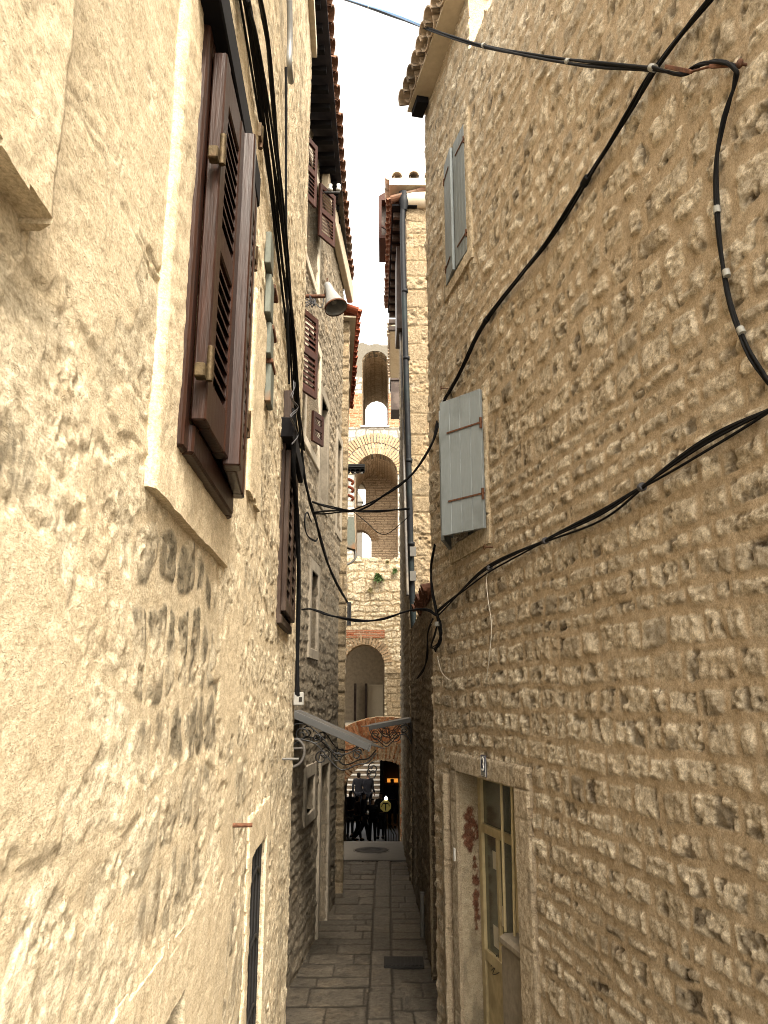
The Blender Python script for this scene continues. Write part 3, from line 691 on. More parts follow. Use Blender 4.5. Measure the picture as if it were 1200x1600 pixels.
for py in (140, 575): 
    P = A.at(300, py, .06); P = A.p(WY0+.012, P.z, .085); hinge(mb, P, .085, .008); mb.obox(P, u, n, UZ, (-.028, -.03, .0), (.002, -.006, .035), .003); mb.obox(P, u, n, UZ, (0, -.004, .02), (.03, .004, .06))
for py in (400, 700, 150):
    P = A.p(WY1+.0, A.at(386, py, .06).z, .075); hinge(mb, P, .09, .009)
    mb.obox(P, u, n, UZ, (-.04, -.004, .02), (0, .006, .075))
mb.build('hinge', M['brass'], WF)
wpart(A, WY0-.1, WY1+.05, WZ1-.0, WZ1+.12, -.05, .075, .005).build('lintel_board', M['wood_dark'], HA)
# ledge of the neighbouring window, upper left corner
q0 = A.hit(0, 215, .045); q1 = A.hit(88, 362, .045)
surround_r(A, -.3, q1[0], q1[1], AT-.6, (0, 0, 0, 0), .045, 'ashlar_left', HA, 'window_surround', .05, rag=.012, g=.008, seed=5)
# plaster niche right of the window
c0 = A.hit(385, 700, .0); c1 = A.hit(411, 815, 0)
surround_r(A, c0[0], c0[0]+.36, c1[1]-.02, c1[1]+.85, (0, 0, 0, 0), .018, 'ashlar_left', HA, 'plaster_panel', .04, seed=6)
# middle window with a dark open shutter
MW = wpart(A, MY0, MY1, MZ0, MZ1, -.24, -.14).build('window', M['glass'], HA)
mb = leaf_louver(A.p(MY0+.01, MZ0+.02, .02), u, n, (MY1-MY0)*.5-.02, MZ1-MZ0-.05, .03, 12, .07, .04, mid=False)
mb.build('shutter', M['wood_old'], MW)
leaf_louver(A.p(MY1-.01, MZ0+.02, .02), -u, n, (MY1-MY0)*.5-.02, MZ1-MZ0-.05, .03, 12, .07, .04, mid=False).build('shutter', M['wood_old'], MW)
mb = MB(); wpart(A, MY0-.02, MY0+.03, MZ0-.04, MZ1, -.02, .022, .004, mb); wpart(A, MY1-.03, MY1+.02, MZ0-.04, MZ1, -.02, .022, .004, mb); wpart(A, MY0-.02, MY1+.02, MZ0-.05, MZ0-.04+.04, -.02, .03, .004, mb)
mb.build('window_frame', M['wood_old'], MW)
wpart(A, MY0-.12, MY1+.14, MZ1+.001, MZ1+.12, -.05, .07, .005).build('lintel_board', M['wood_dark'], HA)
# lower door with iron bars
surround_r(A, DY0-.10, DY1+.12, -.05, DZ1+.17, (DY0, DY1, -.1, DZ1), .012, 'ashlar_left', HA, 'door_surround', .2, rag=.015, seed=7)
DA = wpart(A, DY0, DY1, -.05, DZ1, -.09, -.045).build('door', M['wood_old'], HA)
mb = MB()
for i in range(5):
    s = DY0+(i+.5)*(DY1-DY0)/5; mb.tube([A.p(s, 0, -.015), A.p(s, DZ1, -.015)], .009, 6)
for i in range(7): 
    z = .2+i*.28; mb.tube(catmull([A.p(DY0, z, -.02), A.p((DY0+DY1)/2, z+.09, -.0), A.p(DY1, z, -.02)], 6), .006, 6)
mb.build('grille', M['iron'], DA)
# near door at lower left: big smooth lintel with a red brown door inside
surround_r(A, NY0-.16, NY1+.20, -.05, NZ1+.17, (NY0, NYO, -.1, NZ1), .006, 'ashlar_left', HA, 'door_surround', .18, rag=.02, seed=8)
wpart(A, NY0, NYO, -.05, NZ1, -.24, -.15).build('door', M['wood_red'], HA)
# pegs in the wall
P = A.at(360, 1290, 0); mb = MB(); mb.tube([P-n*.05, P+n*.075+u*.01], .0075, 10); mb.build('iron_peg', M['rust'], HA)
P = A.at(441, 1186, 0); mb = MB(); mb.tube([P-n*.05, P+n*.10], .0075, 10); mb.build('iron_peg', M['zinc'], HA)
# painted metal strips (old duct) fixed on the wall
MSs = thing('metal_duct', 'old grey-green painted metal strip with rust, fixed to the left wall beyond the big window', 'duct', A.at(421, 628, .02))
sgm = [(345, 412), (412, 475), (475, 530), (555, 628)]
for a_, b_ in ((348, 412), (414, 490), (492, 553), (555, 628)):
    z1_ = A.at(420, a_, .02).z; z0_ = A.at(420, b_, .02).z; s_ = A.hit(414, (a_+b_)/2, .0)[0]; s2 = A.hit(427, (a_+b_)/2, .03)[0]
    wpart(A, s_, s_+.13, z0_, z1_-.01, .0, .028, .004).build('strip', M['metal_strip'], MSs)
mb = MB()
for yy in (412, 491, 553): mb.obox(A.p(s_, A.at(420, yy, .02).z-.01, 0), u, n, UZ, (-.008, 0, -.012), (.138, .034, .012), .003)
mb.build('clamp', M['rust'], MSs)
# dark wooden batten right of it
P0 = A.hit(444, 600, .03); 
mb = MB(); wpart(A, A.hit(440, 720, .0)[0], A.hit(440, 720, .0)[0]+.14, A.at(446, 950, .02).z+.95, A.at(446, 595, .02).z, 0, .05, .004, mb)
tag(mb.build('timber_batten', M['wood_old']), 'brown upright timber batten on the left wall behind the black cables', 'batten')

# ================================================================ LEFT FAR HOUSE (B)
EZ = E+7.0
HB = thing('stone_house', 'rubble house further along the left side, with red shutters under a dark eave', 'house', B.p(9, 0))
BY0, BY1 = 5.3, 11.6
# windows on B: measured in picture
def rectB(x0, y0, x1, y1):
    a = B.hit(x0, y0); b = B.hit(x1, y1); return min(a[0], b[0]), max(a[0], b[0]), min(a[1], b[1]), max(a[1], b[1])
def wy(px, py): return B.hit(px, py)[0]
W1 = (wy(478, 300), wy(497, 330), B.hit(478, 400)[1], B.hit(478, 225)[1])
W2 = (wy(478, 560), wy(498, 560), B.hit(480, 690)[1], B.hit(480, 510)[1])
W3 = (wy(502, 560), wy(512, 560), B.hit(506, 790)[1], B.hit(506, 630)[1])
W4 = (wy(484, 930), wy(494, 930), B.hit(489, 1015)[1], B.hit(489, 895)[1])
W5 = (wy(525, 760), wy(531, 760), B.hit(528, 830)[1], B.hit(528, 690)[1])
D1 = (wy(499, 1250), wy(511, 1250), -.05, B.hit(505, 1195)[1])
D2 = (wy(476, 1250), wy(488, 1250), B.hit(480, 1270)[1], B.hit(480, 1215)[1])
print('B wins', [tuple(round(float(q), 2) for q in k) for k in (W1, W2, W3, W4, W5, D1, D2)])
def shadeB(s, z): return sst(5.5, 2., z)*.75*(.4+.6*fbm(s*3, z*2, 3, 41))+.25*sst(10, 11.5, s)  # lower wall darkened in colour, for the dim light deep in the alley
SB = gs(BY0, BY1, .003, .01, .035); ZB = zs(-.1, EZ+.05, .016)
relief('wall', B, SB, ZB, h_rubble(81, (.10, .2), (.12, .34), .024, .05, shadeB, joint=.007), M['rubble_b'], HB, [W1, W2, W3, W4, W5, D1, D2], .3)
mb = MB(); wpart(B, BY0+.02, BY1-.02, -.1, EZ-.05, -4, -.35, mb=mb); wpart(B, BY1-.2, BY1-.012, -.1, EZ-.06, -.349, -.05, mb=mb); wpart(B, BY0, BY0+.2, -.1, EZ, -.5, -.28, mb=mb)
mb.build('body', M['dressed_grey'], HB)
for (a, b, c, d), nm, mt_ in ((W1, 'window', 'dressed'), (W2, 'window', 'dressed'), (W3, 'window', 'dressed_grey'), (W4, 'window', 'dressed_grey'), (W5, 'window', 'dressed_grey'), (D1, 'door', 'dressed_grey'), (D2, 'window', 'dressed_grey')):
    q = wpart(B, a, b, c, d, -.24, -.18).build(nm, M['glass'] if nm == 'window' else M['wood_dark'], HB)
    surround(B, a-.12, b+.12, c-(.12 if nm == 'window' else 0), d+.14, a, b, c, d, -.12, .028, M[mt_], q, name='stone_surround')
    if nm == 'window':
        mb = MB(); wpart(B, a, b, c, c+.05, -.2, -.14, .003, mb); wpart(B, a, b, d-.05, d, -.2, -.14, .003, mb); wpart(B, a, a+.05, c+.05, d-.05, -.2, -.14, .003, mb); wpart(B, b-.05, b, c+.05, d-.05, -.2, -.14, .003, mb); wpart(B, (a+b)/2-.025, (a+b)/2+.025, c+.05, d-.05, -.2, -.14, .003, mb)
        mb.build('sash', M['wood_red'], q)
def open_leaf(W, px, py0, py1, length, ang, near=True, mat='wood_red', name='shutter', prnt=None, pxo=.03):
    """louvred leaf hinged at picture column px on wall W, opened by ang from the wall"""
    s, _ = W.hit(px, (py0+py1)/2, pxo); z1 = W.p(s, 0).z
    zt = W.hit(px, py0, pxo)[1]; zb = W.hit(px, py1, pxo)[1]
    T = W.T()*(1 if near else -1); U = T*math.cos(ang)+W.N()*math.sin(ang); nn = U.cross(UZ); nn = nn if nn.dot(W.N()) > 0 else -nn
    if near is False: pass
    o = leaf_louver(W.p(s, zb, pxo), U, nn, length, zt-zb, .035, 15, .07, .045).build(name, M[mat], prnt)
    return o
# leaves are things hinged to the house: parts of it. upper pair and lower pair
u = B.T(); n = B.N()
open_leaf(B, 467, 195, 305, .34, R_(22), True, prnt=HB)
open_leaf(B, 497, 282, 372, .34, R_(28), True, prnt=HB)
open_leaf(B, 464, 472, 610, .38, R_(22), True, prnt=HB)
open_leaf(B, 486, 640, 690, .26, R_(20), True, prnt=HB)
# roof and eave
EX = -.62
RB = thing('tmp', 'x', 'x'); bpy.data.objects.remove(RB)
mb = MB(); roof_edge(mb, (EX, 4.6), (EX+.02, 12.0), EZ+.04, (-1, 0), .36, 34, .10, 2.4, 5, 5)
rf = mb.build('roof_tiles', M['tile'], HB)
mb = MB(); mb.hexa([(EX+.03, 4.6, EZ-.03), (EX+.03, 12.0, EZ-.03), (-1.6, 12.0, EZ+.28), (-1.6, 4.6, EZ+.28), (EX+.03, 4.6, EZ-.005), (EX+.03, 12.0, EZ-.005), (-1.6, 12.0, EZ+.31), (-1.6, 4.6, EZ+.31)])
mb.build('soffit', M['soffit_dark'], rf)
mb = MB()
for i in range(26): 
    y = 4.7+i*.28; mb.box((-1.3, y, EZ-.1), (EX-.03, y+.07, EZ-.035))
mb.build('rafter', M['wood_dark'], rf)
mb = MB(); wpart(B, 9.0, 12.0, EZ-.35, EZ-.03, .02, .12, .01, mb); mb.build('cornice', M['soffit'], rf)
mb = MB(); mb.hexa([(EX-.1, 4.6, EZ+.1), (EX-.1, 12.0, EZ+.1), (-5.5, 12.0, EZ+1.7), (-5.5, 4.6, EZ+1.7), (EX-.1, 4.6, EZ+.12), (EX-.1, 12.0, EZ+.12), (-5.5, 12.0, EZ+1.75), (-5.5, 4.6, EZ+1.75)]); mb.build('roof_slope', M['tile'], rf)

# ================================================================ house C (quoins + red rake)
HC = thing('stone_house', 'third left house, seen as a strip of stone quoins with a red roof edge', 'house', (-1.2, 13, 0))
FC = front(12.1)
def h_quoin(s, z):
    d, r1, r2, lu, lv = courses(s*0+z*0+s, z, 91, (.17, .30), (.9, 1.2), .004, joint=.006, rnd=.012)
    m = sst(0, .01, d); f = fbm(s*12, z*12, 4, 92, .6); return m*.02*(.4+r2)+m*.014*(f-.5), m, np.clip(r1, 0, 1), (z < E+4)*.25+.3*sst(.6, .8, f)
CZ = E+6.4
relief('wall', FC, np.linspace(-1.5, -.60, 60), zs(-.1, CZ, .02), h_quoin, M['quoin'], HC, (), .2)
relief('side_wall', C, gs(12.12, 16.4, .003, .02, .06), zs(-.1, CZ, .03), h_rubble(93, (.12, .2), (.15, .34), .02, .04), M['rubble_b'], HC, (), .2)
mb = MB(); wpart(C, 12.4, 16.4, -.1, CZ-.05, -3, -.25, mb=mb); mb.build('body', M['dressed_grey'], HC)
mb = MB(); c_o = .13
a0 = C.p(11.95, CZ, c_o); a1 = C.p(16.5, CZ, c_o); roof_edge(mb, (a0.x, a0.y), (a1.x, a1.y), CZ+.04, (-1, -.07), .35, 20, .10, 2.0, 4, 8); rr = mb.build('roof_tiles', M['tile_red'], HC)
mb = MB(); wpart(C, 11.95, 16.5, CZ-.04, CZ-.01, -.3, c_o-.02, mb=mb); mb.build('soffit', M['soffit'], rr)

# ================================================================ RIGHT NEAR HOUSE (R)
HR = thing('stone_house', 'tan rubble stone house filling the right side, with grey shutters and door number 3', 'house', R.p(4, 0))
RC = 7.48; RT1 = E+5.26+.05; RE = 5.25*2.15/1.9
def rq(px, py, o=0): return R.hit(px, py, o)
f0 = rq(707, 888); f1 = rq(768, 842); ft = rq(757, 612)
F1 = (f1[0], f0[0], (f0[1]+f1[1])/2, ft[1]+.02)           # lower grey window outer frame (s0 near, s1 far)
g0 = rq(697, 476); g1 = rq(741, 400); gt = rq(736, 160)
F2 = (g1[0], g0[0], (g0[1]+g1[1])/2, gt[1])
d0 = rq(707, 1176); d1 = rq(829, 1196)
FD = (d1[0], d0[0], -.05, (d0[1]+d1[1])/2)
i0 = rq(717, 1203); i1 = rq(809, 1231)
OD = (i1[0], i0[0], -.05, (i0[1]+i1[1])/2)
OW1 = (F1[0]+.13, F1[1]-.10, F1[2]+.15, F1[3]-.10); OW2 = (F2[0]+.10, F2[1]-.10, F2[2]+.12, F2[3]-.10)
print('R frames', [tuple(round(float(q), 2) for q in k) for k in (F1, F2, FD, OD)])
ez = rq(663, 175)[1]; ep = rq(735, 80); print('eave z', ez-E, 'gap', ep[0], ep[1]-E, 'corner', rq(668, 500)[0])
RTN = ep[1]; RSTEP = ep[0]
def topR(s, z):    # near part lower with a ragged rise, the roofed part behind
    lim = np.where(s > RSTEP, ez+.25, RTN+.10*(fbm(s*5, s*0, 3, 55)-.5)); return z > lim
SR = np.concatenate([np.linspace(-.6, 2.3, 70), gs(2.3, RC, .0038, .006, .03)[1:]])
ZR = np.concatenate([zs(-.1, .9, .03), zs(.9, E+3.0, .0095)[1:], zs(E+3.0, ez+.3, .014)[1:]])
wallR = relief('wall', R, SR, ZR, h_rubble(101, (.085, .175), (.10, .33), .020, .028, None, pit=.9, dirtk=.8, joint=.0085, upper=E+1.9), M['rubble_r'], HR,
       [OW1, OW2, (OD[0]-.02, OD[1]+.02, -.2, OD[3]), topR], .3)
mb = MB(); wpart(R, -.6, RC-.05, -.1, RTN-.15, -4, -.4, mb=mb); wpart(R, RSTEP+.1, RC-.05, RTN-.149, ez+.2, -4, -.35, mb=mb); wpart(R, RC-.3, RC-.012, -.1, ez+.15, -.399, -.02, mb=mb)
mb.build('body', M['quoin'], HR); attr_fill(HR.children[-1])
u = R.T(); n = R.N()
# eave with tiles (roofed far part)
mb = MB(); e0 = R.p(RSTEP-.05, 0, .22); e1 = R.p(RC+.02, 0, .22)
roof_edge(mb, (e0.x, e0.y), (e1.x, e1.y), ez+.02, R.N()*-1, .38, 9, .11, 2.0, 4, 12)
rf = mb.build('roof_tiles', M['tile_pale'], HR)
wpart(R, RSTEP-.02, RC+.02, ez-.03, ez-.005, -.2, .20, .0).build('soffit', M['soffit'], rf)
wpart(R, RC-.25, RC-.02, ez-.12, ez-.04, .03, .16, .0).build('rafter', M['wood_dark'], rf)
# stone surrounds
surround_r(R, F2[0], F2[1], F2[2], F2[3], OW2, .028, 'quoin_pale', HR, 'window_surround', .12, .6, .006, seed=11)
surround_r(R, F1[0], F1[1], F1[2], F1[3], OW1, .028, 'quoin_pale', HR, 'window_surround', .12, .55, .006, seed=12)
# upper window: closed grey board shutters
WU = wpart(R, OW2[0], OW2[1], OW2[2], OW2[3], -.2, -.12).build('window', M['glass'], HR)
wh = (OW2[1]-OW2[0])/2; hh = OW2[3]-OW2[2]
for (O, uu, ss) in ((R.p(OW2[0]+.005, OW2[2]+.01, .0), u, 1), (R.p(OW2[1]-.005, OW2[2]+.01, .0), -u, -1)):
    uu = (uu+n*(.03 if ss > 0 else .10)).normalized(); nn = uu.cross(UZ); nn = nn if nn.dot(n) > 0 else -nn
    lf = leaf_board(O, uu, nn, wh-.01, hh-.02, .03, 4).build('shutter', M['grey_paint'], WU)
    mb = MB()
    for zz in (.17, hh-.2): mb.obox(O, uu, nn, UZ, (-.02, .031, zz), (wh*.75, .037, zz+.014)); mb.tube([O+UZ*(zz-.03)+nn*.03, O+UZ*(zz+.04)+nn*.03], .010, 8)
# hinge strips belong to the whole window
    mb.build('hinge', M['rust'], WU)
# lower window: two leaves standing ajar
WL_ = wpart(R, OW1[0], OW1[1], OW1[2], OW1[3], -.2, -.12).build('window', M['glass'], HR)
zl0 = rq(757, 831)[1]; zl1 = rq(752, 612, .02)[1]
Pn = R.at(756, 700, .03); Pf = R.p(OW1[1]+.02, 0, .03)
hN = Vector((Pn.x, Pn.y, zl0)); 
# free end of near leaf: along picture column 694
def col_dir(hinge_pt, px, length):
    best = None
    for k in range(0, 900):
        a = k*.1*math.pi/180; d = (u*math.cos(a)+n*math.sin(a))*length; p = hinge_pt+d; q = p-Vector((0, 0, E))
        x = q.x/(q.y*ct+q.z*st_)*1200+600
        if best is None or abs(x-px) < best[0]: best = (abs(x-px), a)
    return best[1]
an = col_dir(hN, 694, .44); print('near leaf', math.degrees(an), 'z', zl0-E, zl1-E)
d_ = (u*math.cos(an)+n*math.sin(an)); nn = d_.cross(UZ); nn = nn if nn.dot(n) > 0 else -nn
def boards_inner(O, uu, nn, w, h):      # inner face with louvre-like ledges
    mb = leaf_board(O, uu, nn, w, h, .03, 4); mb.obox(O, uu, nn, UZ, (.02, -.02, .1), (w-.02, 0, .17)); mb.obox(O, uu, nn, UZ, (.02, -.02, h-.2), (w-.02, 0, h-.13)); return mb
LN = boards_inner(hN, d_, nn, .44, zl1-zl0).build('shutter', M['grey_paint'], WL_)
mb = MB()
for zz in (.27, zl1-zl0-.30): mb.obox(hN, d_, nn, UZ, (-.02, .031, zz), (.36, .037, zz+.014)); mb.tube([hN+UZ*(zz-.04)+nn*.03, hN+UZ*(zz+.05)+nn*.03], .012, 8)
mb.build('hinge', M['rust'], LN)
hF = Vector((Pf.x, Pf.y, zl0)); df = (-u*math.cos(R_(26))+n*math.sin(R_(26))); nf = df.cross(UZ); nf = nf if nf.dot(n) > 0 else -nf
LF = boards_inner(hF, df, nf, .42, zl1-zl0).build('shutter', M['grey_paint'], WL_)
mb = MB()
for i in range(9): mb.obox(hF+UZ*(.1+i*.14), df, nf, UZ, (.40, -.012, 0), (.432, 0, .03))
mb.build('hinge', M['grey_inner'], LF)
# door 1
def jag(mb, s0, s1, z0, z1, o0, o1, c=.008): wpart(R, s0, s1, z0, z1, o0, o1, c, mb)
surround_r(R, FD[0], FD[1], -.05, FD[3], (OD[0], OD[1], -.1, OD[3]), .03, 'quoin_grey', HR, 'door_surround', .2, .78, .008, seed=13)
mb = MB(); wpart(R, OD[1]-.004, OD[1]+.002, 1.55, OD[3]-.25, -.15, -.02, 0, mb)
# irregular patch of bare brick on the far reveal
DZ = OD[3]; dp = -.17
DR = MB(); 
ds = OD[1]-OD[0]; s1_ = OD[1]-.02; dm = OD[0]+ds*.36
def dbar(mb, a, b, c, d, o0=dp-.03, o1=dp+.02, ch=.004): wpart(R, a, b, c, d, o0, o1, ch, mb)
dbar(DR, s1_-.07, s1_, 0, DZ); dbar(DR, dm, dm+.06, 0, DZ); dbar(DR, OD[0]+.0, OD[0]+.05, 0, DZ)
dbar(DR, OD[0]+.05, s1_-.07, DZ-.06, DZ, dp-.028, dp+.018); dbar(DR, dm+.06, s1_-.07, DZ-.47, DZ-.40, dp-.028, dp+.018)
dbar(DR, dm+.06, s1_-.07, .72, .80, dp-.028, dp+.018); dbar(DR, (dm+s1_)/2-.02, (dm+s1_)/2+.02, .80, DZ-.47, dp-.026, dp+.016)
dbar(DR, dm+.06, s1_-.07, .0, .72, dp-.02, dp-.002)
door = DR.build('door', M['wood_tan'], HR)
gf = MB(); rgg = random.Random(3)
for ln_ in (((765, 1494), (770, 1502), (767, 1510), (772, 1496), (775, 1506)), ((776, 1492), (774, 1508), (781, 1500), (778, 1514)), ((768, 1516), (775, 1510), (784, 1512), (779, 1520), (770, 1522), (776, 1506)), ((782, 1496), (779, 1504), (786, 1502))):
    gf.tube(catmull([R.at(x, y, dp+.0) for x, y in ln_], 5), .0035, 5)
gf.build('scribble', M['iron'], door)
gp = MB(); wpart(R, OD[0]+.05, s1_-.07, .8, DZ-.06, dp-.012, dp-.006, 0, gp); gp.build('pane', M['glass_green'], door)
pp = MB()
for (a, b, w_, h_) in ((.62, 1.42, .09, .13), (.40, 1.05, .10, .14), (.66, .86, .10, .15)): 
    s_ = dm+.08+(s1_-dm-.2)*a; wpart(R, s_, s_+w_, b, b+h_, dp-.005, dp-.003, 0, pp)
pp.build('paper_notice', M['paper'], door)
bb = MB()
for (a, tilt) in ((.40, -.02), (.26, -.05), (.10, -.03)):
    s_ = OD[0]+ds*a; bb.tube([R.p(s_, .55+.55*(1), -.07), R.p(s_+tilt, DZ+.005, -.07)], .011, 8)
bb.build('security_bar', M['wood_tan'], door)
# brick patch + stone sill block inside the near half of the opening
sb = MB(); wpart(R, OD[0]+.0, dm-.0, -.05, 1.05, -.155, -.01, .02, sb); wpart(R, OD[0]+.01, dm-.03, 1.051, 1.12, -.16, .015, .02, sb)
sb.build('sill_block', M['dressed_grey'], HR, wob=.008)
# bare red brick patch on far reveal: thin irregular relief
rv = Wall(R.p(OD[1]-.0, 0, 0).to_2d(), R.N().to_2d()*-1, (R.T()*-1).to_2d())
def h_patch(s, z):
    q = np.minimum(((s-.085)/.06)**2+((z-(DZ-.47))/.17)**2, ((s-.12)/.035)**2+((z-(DZ-.95))/.35)**2+.35)+3.4*(fbm(s*26, z*18, 5, 7, .65)-.5); k = sst(1.1, .7, q)
    return .004+.006*k*fbm(s*60, z*60, 3, 8), k, fbm(s*40, z*40, 3, 9), (1-k)*.0+.3*k*(fbm(s*50, z*50, 2, 4) > .6)+.45*sst(.5, .7, fbm(s*9, z*5, 4, 10))*(z < DZ-.75)
M['patch'] = stone_mat('lime_plaster_with_bare_brick', (.42, .365, .27), (.11, .045, .03), (.19, .09, .055), bs=1., och=.0)
relief('reveal', rv, np.linspace(.0, .165, 26), zs(.0, DZ-.003, .012), h_patch, M['patch'], HR, (), .01)
# small notice clip beside the frame
P = R.at(711, 1335, .03); mb = MB(); mb.obox(P, u, n, UZ, (-.02, 0, -.05), (.02, .012, .05), .003); mb.build('bell_push', M['plaque_white'], HR)
# house number plaque
pc = R.at(756, 1197, .036); PL = thing('number_plaque', 'small dark blue enamel plaque reading 3 on the stone door lintel', 'sign', pc)
pw, ph = .115, .155
mb = MB(); mb.obox(pc, u, n, UZ, (-pw/2, 0, -ph/2), (pw/2, .006, ph/2), .003); mb.build('plate', M['plaque_blue'], PL)
mb = MB()
for a in ((-pw/2+.006, -ph/2+.006, pw/2-.006, -ph/2+.010), (-pw/2+.006, ph/2-.010, pw/2-.006, ph/2-.006), (-pw/2+.006, -ph/2+.01, -pw/2+.010, ph/2-.01), (pw/2-.010, -ph/2+.01, pw/2-.006, ph/2-.01)):
    mb.obox(pc, u, n, UZ, (a[0], .006, a[1]), (a[2], .008, a[3]))
mb.build('border', M['plaque_white'], PL)
mb = MB(); mb.obox(pc, u, n, UZ, (-.035, .006, -.062), (.035, .0075, -.042)); mb.build('name_strip', M['tape'], PL)
def digit3(c, rx, rz, U, Nn, o):
    a = [Vector(c)+U*(-math.cos(t)*rx)*-1*-1+UZ*(rz+math.sin(t)*rz)+Nn*o for t in np.linspace(math.pi*.85+0, -math.pi*.5, 12)]
    b = [Vector(c)+U*(-math.cos(t)*rx)*-1*-1+UZ*(-rz+math.sin(t)*rz)+Nn*o for t in np.linspace(math.pi*.5, -math.pi*.85, 12)]
    return a+b[1:]
# picture right = nearer = -u, so mirror along u
mb = MB(); mb.tube(digit3(pc+UZ*.014, .020, .024, u, n, .009), .0055, 6); mb.build('numeral', M['plaque_white'], PL)
# little eye hooks on the wall
hk = MB()
for (x, y) in ((697, 607), (875/6.4+630, 855)): 
    P = R.at(x, y, .02); hk.tube([P-n*.03, P+n*.05], .005, 6); hk.tube([P+n*.05+UZ*(.02*math.cos(t))+u*.02*math.sin(t) for t in np.linspace(0, 5.5, 12)], .003, 6)
hk.build('iron_hook', M['rust'], HR)

# ================================================================ GARDEN WALL (G)
GT = E+1.12
HG = thing('boundary_wall', 'low dark stone wall along the right of the alley, with a tiled top and a second doorway', 'wall', G.p(10, 0))
q0 = G.hit(695, 1212); q1 = G.hit(672, 1184); GD = (q0[0], q1[0], -.05, (q0[1]+q1[1])/2); print('G door', GD)
GO = (GD[0]+.14, GD[1]-.16, -.05, GD[3]-.16)
relief('wall', G, gs(RC+.01, 16.2, .0028, .012, .04), zs(-.1, GT, .015), h_rubble(111, (.09, .2), (.1, .34), .022, .05, lambda s, z: sst(3.2, 0., z)*.7*fbm(s*3, z*3, 3, 5)), M['rubble_g'], HG, [GO], .28)  # mask makes the wall darker towards the bottom
mb = MB(); wpart(G, RC+.05, 16.15, -.1, GT-.03, -.6, -.3, mb=mb); mb.build('backing', M['dressed_grey'], HG)
surround_r(G, GD[0], GD[1], -.05, GD[3], (GO[0], GO[1], -.1, GO[3]), .02, 'quoin_grey', HG, 'door_surround', .2, .7, .008, seed=14)
wpart(G, GO[0], GO[1], -.05, GO[3], -.24, -.2).build('door', M['wood_old'], HG)
mb = MB(); a0 = G.p(8.2, 0, .03); a1 = G.p(10.2, 0, .03); roof_edge(mb, (a0.x, a0.y), (a1.x, a1.y), GT-.02, (1, 0), .35, 8, .11, .5, 2, 14); mb.build('coping_tiles', M['tile_brown'], HG)
mb = MB(); P = G.p(8.7, 0, .02); mb.tube([G.p(9.9, .02, .03), G.p(9.9, .5, .03)], .03, 10); mb.build('vent_pipe', M['zinc'], HG)

# ================================================================ RIGHT FAR HOUSE (N)
NF = 12.7; nx0 = .605-.0146*NF
HN = thing('stone_house', 'tall ashlar house beyond the right wall, its pale corner facing the camera beside a downpipe', 'house', (nx0+1.5, NF+2, 0))
FN = front(NF)
nz = FN.hit(650, 293)[1]; NE = E+9.1*1.0
print('N top', nz-E)
def hN_(s, z): 
    h, m, t, d = h_ashlar(121, (.26, .40), (.32, .6), .010, .012)(s, z); return h, m, t, d
relief('wall', FN, np.linspace(nx0, nx0+2.6, 210), zs(-.1, nz-.45, .014), hN_, M['quoin'], HN, (), .2)
relief('side_wall', NS, gs(NF+.004, 16.7, .0028, .02, .05), zs(-.1, NE, .03), h_rubble(125, (.1, .2), (.12, .3), .03, .05, lambda s, z: .3+0*s), M['rubble_b'], HN, (), .2)
mb = MB(); mb.box((nx0+.22, NF+.25, -.1), (nx0+3, 16.6, NE)); mb.build('body', M['dressed_grey'], HN)
mb = MB(); mb.tube([(nx0-.02+k*.0+.0, NF-.02, nz-.30) if k == 0 else (nx0+2.6, NF-.02, nz-.30) for k in (0, 1)], .17, 16); mb.build('cornice_roll', M['plaster'], HN, wob=.01)
mb = MB(); mb.box((nx0-.32, NF-.25, nz-.13), (nx0+2.6, NF+.6, nz+.02)); mb.build('parapet', M['plaster'], HN)
mb = MB(); roof_edge(mb, (nx0-.32, NF-.22), (nx0+2.4, NF-.22), nz+.02, (0, 1), .3, 9, .09, 1.2, 2, 17); mb.build('ridge_tiles', M['tile_pale'], HN)
mb = MB(); a0 = NS.p(NF-.1, 0, .30); a1 = NS.p(16.7, 0, .28); roof_edge(mb, (a0.x, a0.y), (a1.x, a1.y), NE-.02, (1, 0), .32, 22, .10, 1.6, 3, 19)
rf = mb.build('roof_tiles', M['tile'], HN); mb = MB(); wpart(NS, NF-.1, 16.7, NE-.10, NE-.06, -.2, .27, 0, mb); mb.build('soffit', M['wood_dark'], rf)
mb = MB()
for i in range(14): wpart(NS, NF+.1+i*.35, NF+.2+i*.35, NE-.2, NE-.101, .0, .24, 0, mb)
mb.build('rafter', M['wood_old'], rf)
# open dark shutters on its side wall
s0 = NS.hit(619, 460, .15)[0]
zt_, zb_ = NS.hit(619, 412, .1)[1], NS.hit(619, 500, .1)[1]
wpart(NS, 13.6, 14.5, E+7.0, E+8.8, .04, .16, .01).build('shutter', M['wood_old'], HN)
